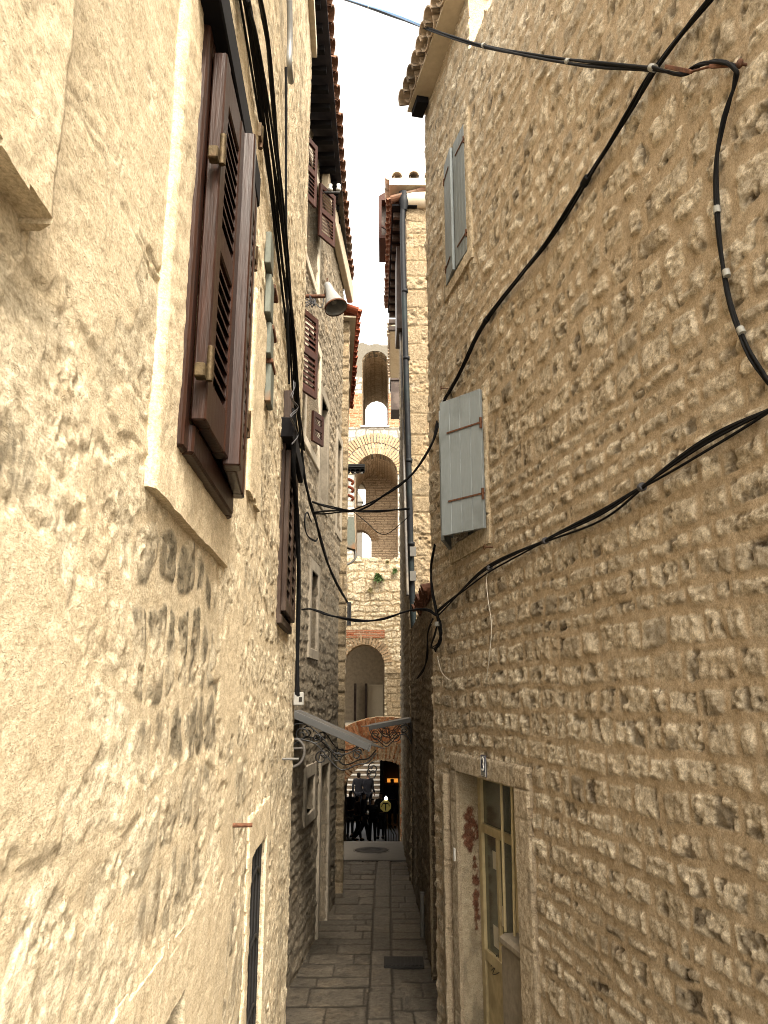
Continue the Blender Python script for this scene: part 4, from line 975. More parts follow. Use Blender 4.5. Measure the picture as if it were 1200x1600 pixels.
# wooden oriel box hanging under the eave edge
OB = MB(); bx, by, bz0, bz1 = .02, 14.4, E+9.45, E+10.5
c = front(14.0); p0 = c.at(592, 372); p1 = c.at(614, 306); bx0, bx1, bz0, bz1 = p0.x, p1.x+.12, p0.z, p1.z
OB.box((bx0, 14.0, bz1-.10), (bx1, 14.9, bz1)); OB.box((bx0, 14.0, bz0), (bx1, 14.9, bz0+.07))
for xx in (bx0, bx1-.06): OB.box((xx, 14.0, bz0+.07), (xx+.055, 14.08, bz1-.1)); OB.box((xx, 14.82, bz0+.07), (xx+.055, 14.9, bz1-.1))
OB.box(((bx0+bx1)/2-.02, 14.01, bz0+.07), ((bx0+bx1)/2+.02, 14.05, bz1-.1))
OB.add([(bx0, 14.0, bz1), (bx1, 14.0, bz1), ((bx0+bx1)/2, 14.0, bz1+.14), (bx0, 14.9, bz1), (bx1, 14.9, bz1), ((bx0+bx1)/2, 14.9, bz1+.14)], [(0, 1, 2), (5, 4, 3), (0, 2, 5, 3), (2, 1, 4, 5)])
OB.add([(bx0, 14.06, bz0+.35), (bx1, 14.06, bz0+.07), (bx1, 14.1, bz0+.07), (bx0, 14.1, bz0+.35), (bx0, 14.06, bz0+.40), (bx1, 14.06, bz0+.12), (bx1, 14.1, bz0+.12), (bx0, 14.1, bz0+.40)], [(0, 1, 5, 4), (3, 7, 6, 2), (4, 5, 6, 7)])
ob = OB.build('dormer', M['wood_red'], HN); mb = MB(); mb.box((bx0+.03, 14.2, bz0+.07), (bx1-.03, 14.8, bz1-.1)); mb.build('panel', M['wood_old'], ob)
# downpipes
Dp = MB(); f = front(NF-.12)
pts = [f.at(631, 312), f.at(629, 360), f.at(633, 520), f.at(638, 700), f.at(643, 900), f.at(648, 1010)]
Dp.tube(catmull(pts, 6), .05, 12); Dp.lathe(pts[0]+UZ*.02, UZ, [(.055, -.25), (.085, -.1), (.095, .12), (.08, .12)], 16)
for yy in (455, 560, 720, 850): 
    P = f.at(629+(yy-330)*.026, yy); Dp.lathe(P, UZ, [(.05, -.03), (.06, -.03), (.06, .03), (.05, .03)], 16)
Dp.build('downpipe', M['pipe_dark'], HN)
mb = MB(); f2 = front(NF+.02); mb.tube(catmull([NS.at(625.5, 505, .08), NS.at(628, 600, .08), NS.at(632, 760, .08), NS.at(637, 930, .08)], 6), .022, 8); mb.build('waste_pipe', M['pipe_light'], HN)
mb = MB(); 
for yy in (865, 903): 
    P = f.at(645, yy); mb.box((P.x-.05, NF-.22, P.z-.06), (P.x+.05, NF-.17, P.z+.1))
mb.build('pipe_clamp', M['zinc'], HN)
# further roof (sunlit edge) O
HO = thing('stone_house', 'far right house showing only a pale eave and a dark wooden box', 'house', (1.5, 25, 0))
mb = MB(); mb.box((.62, 23.6, -.1), (3, 28, E+9.2)); mb.build('wall', M['quoin'], HO); attr_fill(HO.children[-1])
f3 = front(24); pa = f3.at(609, 520); pb = f3.at(613, 590)
mb = MB(); mb.hexa([(pa.x, 23.5, pa.z-.05), (.7, 23.5, pa.z-.05), (.7, 28.0, pa.z-.05), (pa.x+.06, 28.0, pa.z-.05), (pa.x, 23.5, pa.z), (.7, 23.5, pa.z+.2), (.7, 28.0, pa.z+.2), (pa.x+.06, 28.0, pa.z)]); mb.build('eave', M['soffit'], HO)
mb = MB(); roof_edge(mb, (pa.x-.03, 23.5), (pa.x+.03, 28.0), pa.z+.05, (1, 0), .3, 18, .10, 1., 2, 20); mb.build('roof_tiles', M['tile_pale'], HO)
pc_ = f3.at(611, 645); pd = f3.at(622, 600)
mb = MB(); mb.box((pc_.x, 23.7, pc_.z), (.62, 24.6, pd.z)); mb.box((pc_.x-.03, 23.65, pd.z), (.62, 24.65, pd.z+.06)); mb.build('oriel_box', M['wood_old'], HO)

# ================================================================ GATE RUIN: arched walls E2 (y 18) and E1 (y 21)
HE = thing('ruined_gateway', 'pale rubble ruin closing the alley, brick arch below and a round arched opening above', 'ruin', (0, 19.5, LOW))
F18 = front(18.0); F21 = front(21.0)
ca_ = F18.at(596, 1255); top = F18.at(596, 1188); AR = top.z-ca_.z; AX, AZ = ca_.x, ca_.z; rt = F18.at(596, 1155).z-top.z
TOPZ = F18.at(592, 1120).z; R2 = 1.95
def hole_arch(cx, cz, r, x0=None, x1=None):
    def f(s, z): 
        b = ((s-cx)**2+(z-cz)**2 < r*r)
        return b | ((abs(s-cx) < r) & (z < cz))
    return f
print('arch', AX, AZ-E, AR, rt, 'top', TOPZ-E)
def top2(s, z): return z > TOPZ-R2+np.sqrt(np.clip(R2*R2-(s-.02)**2, 0, None))
jx = F18.at(625, 1230).x
def hole2(s, z):
    return (((s-AX)**2+(z-AZ)**2 < AR**2) | ((s > AX-AR) & (s < jx) & (z < AZ))) & (s < jx)
relief('lower_wall', F18, np.linspace(-1.75, 1.6, 240), zs(LOW, TOPZ+.02, .013), h_rubble(131, (.12, .24), (.14, .36), .02, .04), M['rubble_e'], HE, [hole2, top2], .5)
mb = voussoirs(MB(), F18, AX, AZ, AR-.004, rt, R_(28), R_(182), .10, -.45, .035, 7, .038); attr_fill(mb.build('arch_ring', M['tanbrick'], HE), 5)
M['orangebrick'] = stone_mat('orange_brick', (.50, .38, .24), (.26, .085, .035), (.52, .26, .13), bs=.7, och=.1)
HE.children[-1].data.materials.clear(); HE.children[-1].data.materials.append(M['orangebrick'])
mb = voussoirs(MB(), F18, .02, TOPZ-R2, R2-.36, .36, R_(40), R_(140), .10, -.45, .035, 9, .038); attr_fill(mb.build('arch_ring', M['orangebrick'], HE), 6)
# vault behind arch and terrace body
mb = MB(); n_ = 24; vs = []
for yy in (18.05, 21.6):
    for i in range(n_+1):
        a = math.pi*i/n_; vs.append((AX+math.cos(a)*(AR+.02), yy, AZ+math.sin(a)*(AR+.02)))
mb.add(vs, [(i, i+1, n_+1+i+1, n_+1+i) for i in range(n_)], True)
mb.box((jx+.02, 18.4, LOW), (2.2, 21.6, TOPZ-.5)); mb.box((-3.2, 18.4, LOW), (AX-AR-.03, 21.6, TOPZ-.5)); mb.box((-3.2, 18.45, AZ+AR+.03), (2.2, 24.6, TOPZ-.22))
mb.build('vault', M['dressed_grey'], HE)
# upper wall with round arched opening
o1 = F21.at(569, 1039); ort = F21.at(569, 1007).z-o1.z; TZ = F21.at(590, 872).z; ob_ = TOPZ-.3
print('opening', o1.x, o1.z-E, ort, 'top', TZ-E)
def topE(s, z): return z > TZ+.14*(fbm(s*6, s*0, 3, 15)-.5)
def botE(s, z): return (z < TOPZ-.25)
relief('upper_wall', F21, np.linspace(-2.6, 2.0, 300), zs(TOPZ-.3, TZ+.1, .018), h_rubble(141, (.10, .26), (.12, .42), .035, .085, joint=.007), M['rubble_e'], HE, [hole_arch(o1.x, o1.z, ort), topE], .6)
mb = voussoirs(MB(), F21, o1.x, o1.z, ort-.004, .24, R_(5), R_(175), .085, -.5, .04, 11, .03); attr_fill(mb.build('arch_ring', M['tanbrick'], HE), 8)
# dressed quoins right of the opening
def h_q(s, z): return h_ashlar(145, (.15, .24), (.2, .45), .012, .006, .004)(s, z)
qx = F21.at(605, 1080).x; qz = F21.at(610, 1052).z
relief('quoin_wall', Wall((0, 20.95), (1, 0), (0, -1)), np.linspace(qx, 1.6, 70), zs(TOPZ-.3, qz, .02), h_q, M['quoin'], HE, (), .05)
mb = MB(); mb.box((qx-.03, 20.9, qz), (1.6, 21.0, qz+.12)); attr_fill(mb.build('string_course', M['quoin'], HE))
pb_ = F21.at(560, 985); 
relief('brick_band', Wall((0, 20.96), (1, 0), (0, -1)), np.linspace(-2.0, F21.at(601, 985).x, 90), zs(F21.at(560, 997).z, F21.at(560, 984).z, .012), h_brick(147, .045, .25), M['brick'], HE, (), .05)
# recess behind the opening: back wall, pale panel, dark posts
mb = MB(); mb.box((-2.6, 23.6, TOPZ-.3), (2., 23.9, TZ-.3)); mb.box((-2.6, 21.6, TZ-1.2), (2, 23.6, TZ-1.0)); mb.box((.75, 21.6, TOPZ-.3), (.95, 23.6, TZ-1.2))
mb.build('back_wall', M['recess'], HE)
fb = front(23.4); a = fb.at(574, 1120); b = fb.at(599, 1072)
mb = MB(); mb.box((a.x, 23.35, TOPZ-.3), (b.x, 23.45, b.z)); mb.box((a.x, 23.32, b.z), (b.x, 23.42, b.z+.04)); mb.build('door_panel', M['plaster'], HE)
mb = MB(); 
for x_ in (553, 570): 
    a = fb.at(x_, 1120); b = fb.at(x_+4, 1068); mb.box((a.x, 23.25, TOPZ-.3), (b.x, 23.5, b.z))
mb.build('timber_post', M['wood_old'], HE)
# plants on the wall
def plant(name, label, px, py, r, nl, mat, seed, W=F21):
    rg = random.Random(seed); c = W.at(px, py, .04); mb = MB()
    for i in range(nl):
        a = rg.uniform(0, 6.28); el = rg.uniform(-.5, 1.3); L = r*rg.uniform(.5, 1.1); d = Vector((math.cos(a)*math.cos(el), -abs(math.sin(a))*math.cos(el)*.7, math.sin(el)))
        p = c+Vector((rg.uniform(-.4, .4)*r, -rg.uniform(0, .3)*r, rg.uniform(-.3, .3)*r)); e = p+d*L; m_ = (p+e)/2+UZ*.15*L; sd_ = d.cross(UZ).normalized()*L*.16
        mb.add([p, m_-sd_, e-UZ*.2*L, m_+sd_], [(0, 1, 2, 3)])
    mb.tube([c+Vector((0, .08, -.02)), c+Vector((0, -.02, .0)), c+Vector((.02, -.05, r*.5))], .006, 5)
    return tag(mb.build(name, mat), label, 'plant')
plant('wall_shrub', 'green tuft growing from the middle of the rubble wall above the arch', 591, 905, .17, 260, M['leaf'], 1)
plant('wall_shrub', 'smaller green tuft at the right edge of the rubble wall top', 617, 894, .11, 120, M['leaf'], 2)
plant('wall_shrub', 'yellowish dry tuft low on the rubble wall left of centre', 579, 923, .10, 90, M['leaf_dry'], 3)
plant('wall_shrub', 'dry brown tuft just under the top of the rubble wall', 605, 880, .09, 80, M['leaf_dry'], 4)

# ================================================================ TOWER
TY = 40.; TB = 47.6
HT = thing('bell_tower', 'pale old bell tower with stacked arches rising behind the ruin', 'tower', (0, TY+3, LOW))
FT = front(TY); FTB = front(TB)
ua = FT.at(586, 569); uR = FT.at(586, 548).z-ua.z; us = FT.at(586, 665).z; ttop = FT.at(586, 540).z+.25
ux0, ux1 = FT.at(565, 640).x, FT.at(607, 640).x; ucx = (ux0+ux1)/2; uR = (ux1-ux0)/2; ucz = FT.at(586, 548).z-uR
la = FT.at(588, 741); lR = FT.at(588, 709).z-la.z; lo = FT.at(588, 677).z-FT.at(588, 709).z
print('tower', us-E, ttop-E, uR, la.x, la.z-E, lR)
tz_b0, tz_b1 = FT.at(560, 668).z, FT.at(560, 615).z
def hU(s, z): return ((s-ucx)**2+(z-ucz)**2 < uR**2) | ((abs(s-ucx) < uR) & (z < ucz) & (z > us))
def hL(s, z): return ((s-la.x)**2+(z-la.z)**2 < lR**2) | ((abs(s-la.x) < lR) & (z < la.z))
def topT(s, z): return z > ttop-.2+.35*(fbm(s*2.5, s*0, 2, 25)-.35)
SX = np.linspace(-5, 5, 330)
relief('wall', FT, SX, zs(LOW, tz_b0, .05), h_rubble(151, (.2, .4), (.3, .6), .03, .06, joint=.015), M['tower'], HT, [hL], .8)
relief('brick_wall', FT, SX, zs(tz_b0, tz_b1, .03), h_brick(153, .085, .3), M['brick'], HT, [hU], .8)
relief('upper_wall', FT, SX, zs(tz_b1, ttop+.2, .035), h_rubble(155, (.25, .42), (.3, .7), .03, .05, joint=.012), M['tower'], HT, [hU, topT], .8)
mb = MB(); voussoirs(mb, FT, la.x, la.z, lR-.01, lo*.52, R_(0), R_(180), .17, -.6, .05, 21, .05); voussoirs(mb, FT, la.x, la.z, lR+lo*.53, lo*.47, R_(0), R_(180), .17, -.6, .08, 22, .05)
attr_fill(mb.build('arch_ring', M['tanbrick'], HT), 9)
mb = MB(); mb.box((ux0-.05, TY-.08, us-.09), (ux1+.05, TB, us)); mb.build('sill', M['dressed'], HT)
# vault tunnels
def tunnel(cx, cz, r, y0, y1, zb, name, mat, seed, right=None):
    yy = np.linspace(y0, y1, int((y1-y0)/.06)); L = math.pi*r; na = int(L/.05); aa = np.linspace(0, math.pi, na)
    zz = np.linspace(zb, cz, max(2, int((cz-zb)/.08)))[:-1]
    prof = [(cx+r, z, z-cz) for z in zz]+[(cx+r*math.cos(a), cz+r*math.sin(a), r*a) for a in aa]+[(cx-r, z, L+cz-z) for z in zz[::-1]]
    P = np.array(prof); X = P[:, 0]; Zp = P[:, 1]; sp = P[:, 2]; sg, yg = np.meshgrid(sp, yy)
    if seed < 0: h, m, t, d = h_brick(-seed, .1, .6)(yg*1.0, sg)
    else: h, m, t, d = h_rubble(seed, (.22, .4), (.25, .5), .05, .06, joint=.015)(yg, sg)
    Xg = np.tile(X, (len(yy), 1)); Zg = np.tile(Zp, (len(yy), 1)); nx = np.where(Zg >= cz, (cx-Xg)/r, np.sign(cx-Xg)); nz_ = np.where(Zg >= cz, (cz-Zg)/r, 0)
    V = np.stack([Xg+nx*h, yg, Zg+nz_*h], -1).reshape(-1, 3); ny, ns = sg.shape; i = np.arange(ny*ns).reshape(ny, ns)
    F = np.stack([i[:-1, :-1], i[:-1, 1:], i[1:, 1:], i[1:, :-1]], -1).reshape(-1, 4)
    me = bpy.data.meshes.new(name); me.from_pydata((V-np.array(wloc(HT))).tolist(), [], F.tolist()); me.update()
    me.polygons.foreach_set('use_smooth', np.ones(len(F), bool))
    at_ = np.stack([m, t, d, np.ones_like(m)], -1).reshape(-1, 4); ca = me.color_attributes.new('W', 'FLOAT_COLOR', 'POINT'); ca.data.foreach_set('color', at_.astype(np.float32).ravel())
    link(name, me, mat, HT, None)
M['vaultstone'] = stone_mat('brown_vault_stone', (.30, .23, .15), (.40, .31, .21), (.52, .42, .30), bs=.8)
tunnel(ucx, ucz, uR, TY+.02, TB, us, 'upper_vault', M['vaultstone'], 161)
lyb = TY*1.105
tunnel(la.x, la.z, lR, TY+.02, lyb, la.z-6, 'lower_vault', M['palebrick'], -163)
# inner cross wall of the lower arch, with two openings
FI = front(lyb); a1_ = FI.at(566, 767); a2 = FI.at(564, 845)
r1_ = FI.at(583, 845).x-FI.at(564, 845).x+.0
b0 = FI.at(553, 745); b1 = FI.at(571, 790)
def hI(s, z):
    q = (s > b0.x-.1) & (s < b1.x) & (z > b1.z) & (z < FI.at(560, 765).z)
    cx, cz, r = b1.x-.0-.62, FI.at(560, 765).z, .62
    q |= ((s-cx)**2+(z-cz)**2 < r*r) & (z >= cz)
    c2x, c2z = a2.x-.05, a2.z; r2 = FI.at(580, 845).x-c2x
    q |= ((s-c2x)**2+(z-c2z)**2 < r2*r2) | ((abs(s-c2x) < r2) & (z < c2z) & (z > c2z-3))
    return q
c2x = a2.x-.05; r2 = FI.at(580, 845).x-c2x
relief('inner_wall', FI, np.linspace(la.x-1.6, la.x+1.5, 150), zs(la.z-7, la.z+lR, .028), h_brick(165, .10, .4), M['palebrick'], HT, [hI], .7)
mb = MB(); voussoirs(mb, FI, c2x, a2.z, r2, .45, 0, math.pi, .16, -.4, .06, 23, .05); attr_fill(mb.build('arch_ring', M['tanbrick'], HT), 11)
mb = MB(); mb.box((-5, TY+.8, ttop-3.4+1.5), (ucx-uR-.1, TB, ttop-.5)); mb.box((ucx+uR+.1, TY+.8, ttop-3.4+1.5), (5, TB, ttop-.5)); mb.box((-5, TY+.8, ucz+uR+.15), (5, TB, ttop-.4))
mb.box((ucx+uR+.1, TY+.8, us), (5, TB, ttop-1.9)); mb.box((-5, TY+.8, us), (ucx-uR-.1, TB, ttop-1.9)); mb.box((-5, TY+.8, LOW), (la.x-lR-.1, TB, us-.1)); mb.box((la.x+lR+.1, TY+.8, LOW), (5, TB, us-.1))
mb.box((la.x-lR-.09, TY+.8, la.z+lR+.1), (la.x+lR+.09, TB, us-.12)); mb.build('core', M['dressed'], HT)
# black scalloped canopy edge on the far left house
fB = front(15.6); p0 = fB.at(543, 727); p1 = fB.at(570, 747)
SC = thing('scalloped_canopy', 'black scalloped canopy edge with two pale round lamps at the far left, before the tower', 'canopy', (p0.x, 15.6, p1.z))
mb = MB(); cxl = C.p(15.6, 0).x-.1
mb.box((cxl, 15.5, p0.z-.035), (p1.x, 15.75, p0.z)); mb.box((cxl, 15.48, p0.z-.075), (p1.x+.008, 15.77, p0.z-.05)); mb.box((cxl, 15.53, p0.z-.15), (p1.x-.01, 15.56, p0.z-.05))
for k in range(6): mb.lathe((p1.x-.05-k*.1, 15.53, p0.z-.15), (0, 1, 0), [(0, 0), (.05, 0), (.05, .03), (0, .03)], 14)
mb.build('valance', M['iron'], SC)
for x_ in (555, 565.5):
    P = fB.at(x_, 741.5); mb = MB(); mb.lathe(P-Vector((0, .12, 0)), (0, 1, 0), [(0, 0), (.022, .004), (.026, .02), (0, .03)], 14); mb.build('round_lamp', M['plastic'], SC)
for k, yy in enumerate((752, 764, 777)):
    P = fB.at(548, yy); mb = MB(); mb.tube(catmull([P+Vector((-.1, 0, .05)), P+Vector((-.02, -.02, .03)), P+Vector((.05, -.02, -.02)), P+Vector((.02, 0, -.08))], 4), .03, 8); mb.build('clay_piece', M['tile_red'], SC)
RFa = thing('far_spire', 'grey pointed roof seen through the left opening of the tower', 'roof', (FI.at(558, 790).x*1.3, 62, 10))
f62 = front(62); pk = f62.at(556, 762); bl_ = f62.at(550, 786); br_ = f62.at(568, 786)
mb = MB(); hw = (br_.x-bl_.x)/2; mx_ = (bl_.x+br_.x)/2
mb.add([(bl_.x, 62-hw, bl_.z), (br_.x, 62-hw, bl_.z), (br_.x, 62+hw, bl_.z), (bl_.x, 62+hw, bl_.z), (pk.x, 62, pk.z)], [(3, 2, 1, 0), (0, 1, 4), (1, 2, 4), (2, 3, 4), (3, 0, 4)]); mb.box((bl_.x+.1, 62-hw+.1, 0), (br_.x-.1, 62+hw-.1, bl_.z-.001)); mb.build('spire', M['slab'], RFa)
# small far spire seen through the arch
# ================================================================ lower court
ST = thing('stone_staircase', 'broad flight of stone steps rising beyond the dark passage', 'staircase', (-1.5, 33, LOW))
tb, rb = MB(), MB()
for k in range(20):
    y = 31.+k*.34; z = LOW+.165*(k+1)
    tb.box((-3.0, y-.03, z-.045), (-.16, y+.36, z)); rb.box((-3.0, y, LOW), (-.16, y+.34, z-.045))
tb.build('tread', M['tread'], ST); rb.build('riser', M['riser'], ST)
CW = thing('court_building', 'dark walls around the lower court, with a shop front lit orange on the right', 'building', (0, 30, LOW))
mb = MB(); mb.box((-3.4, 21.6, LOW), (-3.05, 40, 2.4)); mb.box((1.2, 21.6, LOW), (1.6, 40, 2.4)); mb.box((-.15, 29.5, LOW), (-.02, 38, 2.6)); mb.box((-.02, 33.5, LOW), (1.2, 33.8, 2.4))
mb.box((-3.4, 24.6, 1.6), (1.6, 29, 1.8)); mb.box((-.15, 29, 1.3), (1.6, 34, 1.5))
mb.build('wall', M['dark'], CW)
fs = front(33.3); a = fs.at(605, 1222); b = fs.at(625, 1217)
mb = MB(); mb.box((a.x, 33.2, a.z), (1.2, 33.45, b.z)); mb.build('light_strip', M['glow_orange'], CW)
mb = MB(); mb.box((a.x-.1, 33.3, a.z-.5), (1.2, 33.46, a.z-.02)); mb.build('signboard', M['wood_old'], CW)
# yellow illuminated sign with symbol
f5 = front(26.2); a = f5.at(594, 1268); b = f5.at(611, 1251)
YS = thing('lit_sign', 'octagonal yellow lit sign with a dark T shaped mark and a bulb on top', 'sign', ((a.x+b.x)/2, 26.2, a.z))
mb = MB(); cx_, cz_, rx, rz = (a.x+b.x)/2, (a.z+b.z)/2, (b.x-a.x)/2, (b.z-a.z)/2; vs = []
for yy in (26.15, 26.28):
    for i in range(8): an = math.pi/8+i*math.pi/4; vs.append((cx_+math.cos(an)*rx*1.05, yy, cz_+math.sin(an)*rz*1.05))
mb.add(vs, [tuple(range(8)), tuple(range(15, 7, -1))]+[(i, 8+i, 8+(i+1) % 8, (i+1) % 8) for i in range(8)]); mb.build('panel', M['sign_yellow'], YS)
mb = MB(); mb.box((cx_-.02, 26.13, cz_-.13), (cx_+.02, 26.149, cz_+.10)); mb.box((cx_-.09, 26.13, cz_+.07), (cx_+.09, 26.149, cz_+.11)); mb.tube([(cx_-.10, 26.14, cz_+.08), (cx_-.13, 26.14, cz_-.02)], .014, 6); mb.tube([(cx_+.10, 26.14, cz_+.08), (cx_+.12, 26.14, cz_+.0)], .014, 6); mb.build('mark', M['iron'], YS)
P = f5.at(603, 1248); mb = MB(); mb.lathe(P, UZ, [(0, -.04), (.05, -.03), (.045, .03), (.015, .07), (0, .08)], 12); mb.build('bulb', M['glow_white'], YS)
mb = MB(); mb.tube([(cx_, 26.22, LOW), (cx_, 26.22, a.z)], .03, 8); mb.box((cx_-.2, 26.05, LOW), (cx_+.2, 26.4, LOW+.04)); mb.build('post', M['iron'], YS)
# stair rail and cafe table
f6 = front(27.); hr = MB(); 
for x_ in (606, 610): 
    hr.tube([f6.at(x_, 1288), f6.at(x_+9, 1304)], .018, 8); hr.tube([f6.at(x_+1, 1290), Vector((f6.at(x_+1, 1290).x, 27, LOW))], .014, 8); hr.tube([f6.at(x_+9, 1304), Vector((f6.at(x_+9, 1304).x, 27, LOW))], .014, 8)
tag(hr.build('hand_rail', M['zinc']), 'pale sloping metal rail at the right of the passage floor', 'rail')
ta = thing('cafe_table', 'dark table with pale cups at the left edge of the passage', 'table', (f6.at(543, 1283).x, 27.3, LOW))
P = f6.at(543, 1281); mb = MB(); mb.lathe((P.x, 27.3, P.z-.03), UZ, [(0, 0), (.42, 0), (.42, .03), (0, .03)], 24); mb.build('tabletop', M['dark'], ta)
mb = MB(); mb.tube([(P.x, 27.3, LOW), (P.x, 27.3, P.z-.03)], .03, 8); mb.lathe((P.x, 27.3, LOW), UZ, [(.25, 0), (.22, .03), (0, .05)], 16); mb.build('leg', M['iron'], ta)
for k, dx in enumerate((-.1, .02, .2)): 
    mb = MB(); mb.lathe((P.x+dx, 27.2, P.z), UZ, [(0, .005), (.025, 0), (.04, .09), (.034, .09), (.02, .01)], 12); tag(mb.build('cup', M['plaque_white']), 'pale cup, %s on the dark cafe table' % ('leftmost', 'middle one', 'rightmost')[k], 'cup', 'cups on the cafe table')

# ---------------------------------------------------------------- people
def skin(name, verts, edges, rad, mat, parent, root=0, sub=2):
    me = bpy.data.meshes.new(name); me.from_pydata([tuple(v) for v in verts], edges, []); me.update()
    o = bpy.data.objects.new(name, me); COL.objects.link(o); o.parent = parent
    m = o.modifiers.new('skin', 'SKIN'); m.use_smooth_shade = True
    lay = me.skin_vertices[0].data if me.skin_vertices else None
    if lay is None:
        bpy.context.view_layer.objects.active = o; lay = me.skin_vertices[0].data
    for i, r in enumerate(rad): lay[i].radius = r if isinstance(r, tuple) else (r, r); lay[i].use_root = (i == root)
    s = o.modifiers.new('sub', 'SUBSURF'); s.levels = sub; s.render_levels = sub; me.materials.append(mat); return o
def person(loc, yaw, H, label, legs=((0, 0), (0, 0)), arms=((.05, 0), (-.05, 0)), top='cloth_black', low='cloth_black', coat=0., lean=0., z0=None, long_hair=False):
    """legs: (forward swing of knee, ankle); arms: (hand forward, bend)"""
    k = H/1.72; P = thing('person', label, 'person', loc); P.rotation_euler = (0, 0, yaw)
    V = []; Eg = []; Rd = []
    def a(p, r, par=None):
        V.append(Vector(p)*k); Rd.append(tuple(x*k for x in r) if isinstance(r, tuple) else r*k)
        if par is not None: Eg.append((par, len(V)-1))
        return len(V)-1
    pel = a((0, 0, .95), (.145, .10)); wai = a((0, lean*.3, 1.10), (.125, .085), pel); che = a((0, lean*.7, 1.32), (.155, .10), wai)
    nk = a((0, lean, 1.47), .055, che); hd = a((0, lean+.01, 1.55), (.075, .085), nk); hd2 = a((0, lean+.005, 1.64), (.08, .095), hd)
    parts = {}
    for sd_, (kn, ankl), (hf, bend), sg in ((0, legs[0], arms[0], -1), (1, legs[1], arms[1], 1)):
        hip = a((sg*.09, 0, .88), .095, pel); kne = a((sg*.095, kn, .49), .058, hip); ank = a((sg*.10, ankl, .09+max(0, -ankl-.1)*.5), .038, kne)
        toe = a((sg*.11, ankl+.15, .03+max(0, -ankl-.15)*.3), .035, ank)
        sh = a((sg*.175, lean*.9, 1.39), .058, che); el = a((sg*(.23+bend*.5), lean*.5+hf*.35-.03, 1.12), .042, sh); wr = a((sg*(.22-bend*.4), lean*.5+hf, .88+abs(hf)*.3), .028, el)
        pl = a((sg*(.215-bend*.45), lean*.5+hf*1.08, .82+abs(hf)*.32), (.036, .018), wr)
        for fi, (fx, L) in enumerate(((-.025, .07), (-.009, .08), (.009, .078), (.025, .062))):
            a((sg*(.215-bend*.45)+fx*.3, lean*.5+hf*1.08+fx, .82+abs(hf)*.32-L), .0085, pl)
        a((sg*(.19-bend*.45), lean*.5+hf*1.08+.03, .82+abs(hf)*.32-.03), .010, pl)
        parts[sg] = (hip, kne, ank, sh, el, wr)
    skin('body', V, Eg, Rd, M['skin'], P)
    # jacket
    jv, je, jr = [V[pel]-Vector((0, 0, .03)), V[wai], V[che], V[che]+Vector((0, 0, .10))*k, V[nk]+Vector((0, 0, .0))], [(0, 1), (1, 2), (2, 3), (3, 4)], [(.165*k, .12*k), (.15*k, .11*k), (.175*k, .125*k), (.12*k, .10*k), .07*k]
    if coat: jv.append(V[pel]-Vector((0, 0, coat))); je.append((0, len(jv)-1)); jr.append((.19*k, .15*k))
    for sg in (-1, 1):
        _, _, _, sh, el, wr = parts[sg]; b_ = len(jv); jv += [V[sh], V[el], V[wr]]; je += [(2, b_), (b_, b_+1), (b_+1, b_+2)]; jr += [.07*k, .055*k, .04*k]
    skin('jacket', jv, je, jr, M[top], P)
    tv, te, tr = [V[pel]], [], [(.155*k, .11*k)]
    for sg in (-1, 1):
        hip, kne, ank, *_ = parts[sg]; b_ = len(tv); tv += [V[hip], V[kne], V[ank]]; te += [(0, b_), (b_, b_+1), (b_+1, b_+2)]; tr += [.105*k, .07*k, .052*k]
    skin('trousers', tv, te, tr, M[low], P)
    for sg in (-1, 1):
        ank = V[parts[sg][2]]; skin('shoe', [ank-Vector((0, .04, .04))*k, ank+Vector((0, .08, -.06))*k, ank+Vector((0, .17, -.065))*k], [(0, 1), (1, 2)], [.05*k, .045*k, .035*k], M['cloth_black'], P)
    hv = [V[hd2]+Vector((0, -.02, .03))*k, V[hd2]+Vector((0, -.045, -.03))*k]; he = [(0, 1)]; hr_ = [(.098*k, .105*k), (.085*k, .07*k)]
    if long_hair: hv.append(V[hd2]+Vector((0, -.07, -.17))*k); he.append((1, 2)); hr_.append((.075*k, .045*k))
    skin('hair', hv, he, hr_, M['hair'], P)
    return P
def foot(px, py, D):     # ground contact for a figure whose feet show at px, py
    p = front(D).at(px, py); return p
p = front(31.3).at(560, 1290); person((p.x, 31.3, LOW+.165), 0, 1.66, 'left of the two people climbing the steps, dark coat, seen from behind', legs=((.10, .0), (-.05, -.05)), coat=.25, long_hair=True)
p = front(31.3).at(575, 1290); person((p.x, 31.3, LOW+.165), 0, 1.64, 'right of the two people climbing the steps, dark jacket and bare calves, seen from behind', legs=((.0, -.05), (.12, .02)), arms=((.05, .15), (.08, -.1)), coat=.2)
person((front(27).at(559, 1312).x, 27, LOW), R_(-60), 1.45, 'person in a dusty pink top walking at the left of the passage', legs=((.12, .18), (-.08, -.28)), top='cloth_pink', long_hair=True)
person((front(26.6).at(568, 1312).x, 26.6, LOW), R_(-75), 1.6, 'person in black striding with one heel raised, in the middle of the passage', legs=((.14, .2), (-.1, -.36)), arms=((.15, 0), (-.12, 0)))
person((front(26.5).at(582, 1312).x, 26.5, LOW), 0, 1.42, 'person standing with left hand on hip and a dark backpack, right of centre', arms=((.02, .28), (.1, 0)), top='cloth_navy', low='cloth_grey')
bpx = front(26.3).at(584, 1272); mb = MB(); mb.obox(bpx, (1, 0, 0), (0, -1, 0), UZ, (-.15, -.02, -.18), (.15, .12, .22), .05); tag(mb.build('backpack', M['cloth_black']), 'dark backpack worn by the person with a hand on the hip', 'backpack')
person((front(27.5).at(595, 1312).x, 27.5, LOW), R_(20), 1.5, 'person in dark clothes standing just left of the metal rail', top='cloth_grey')
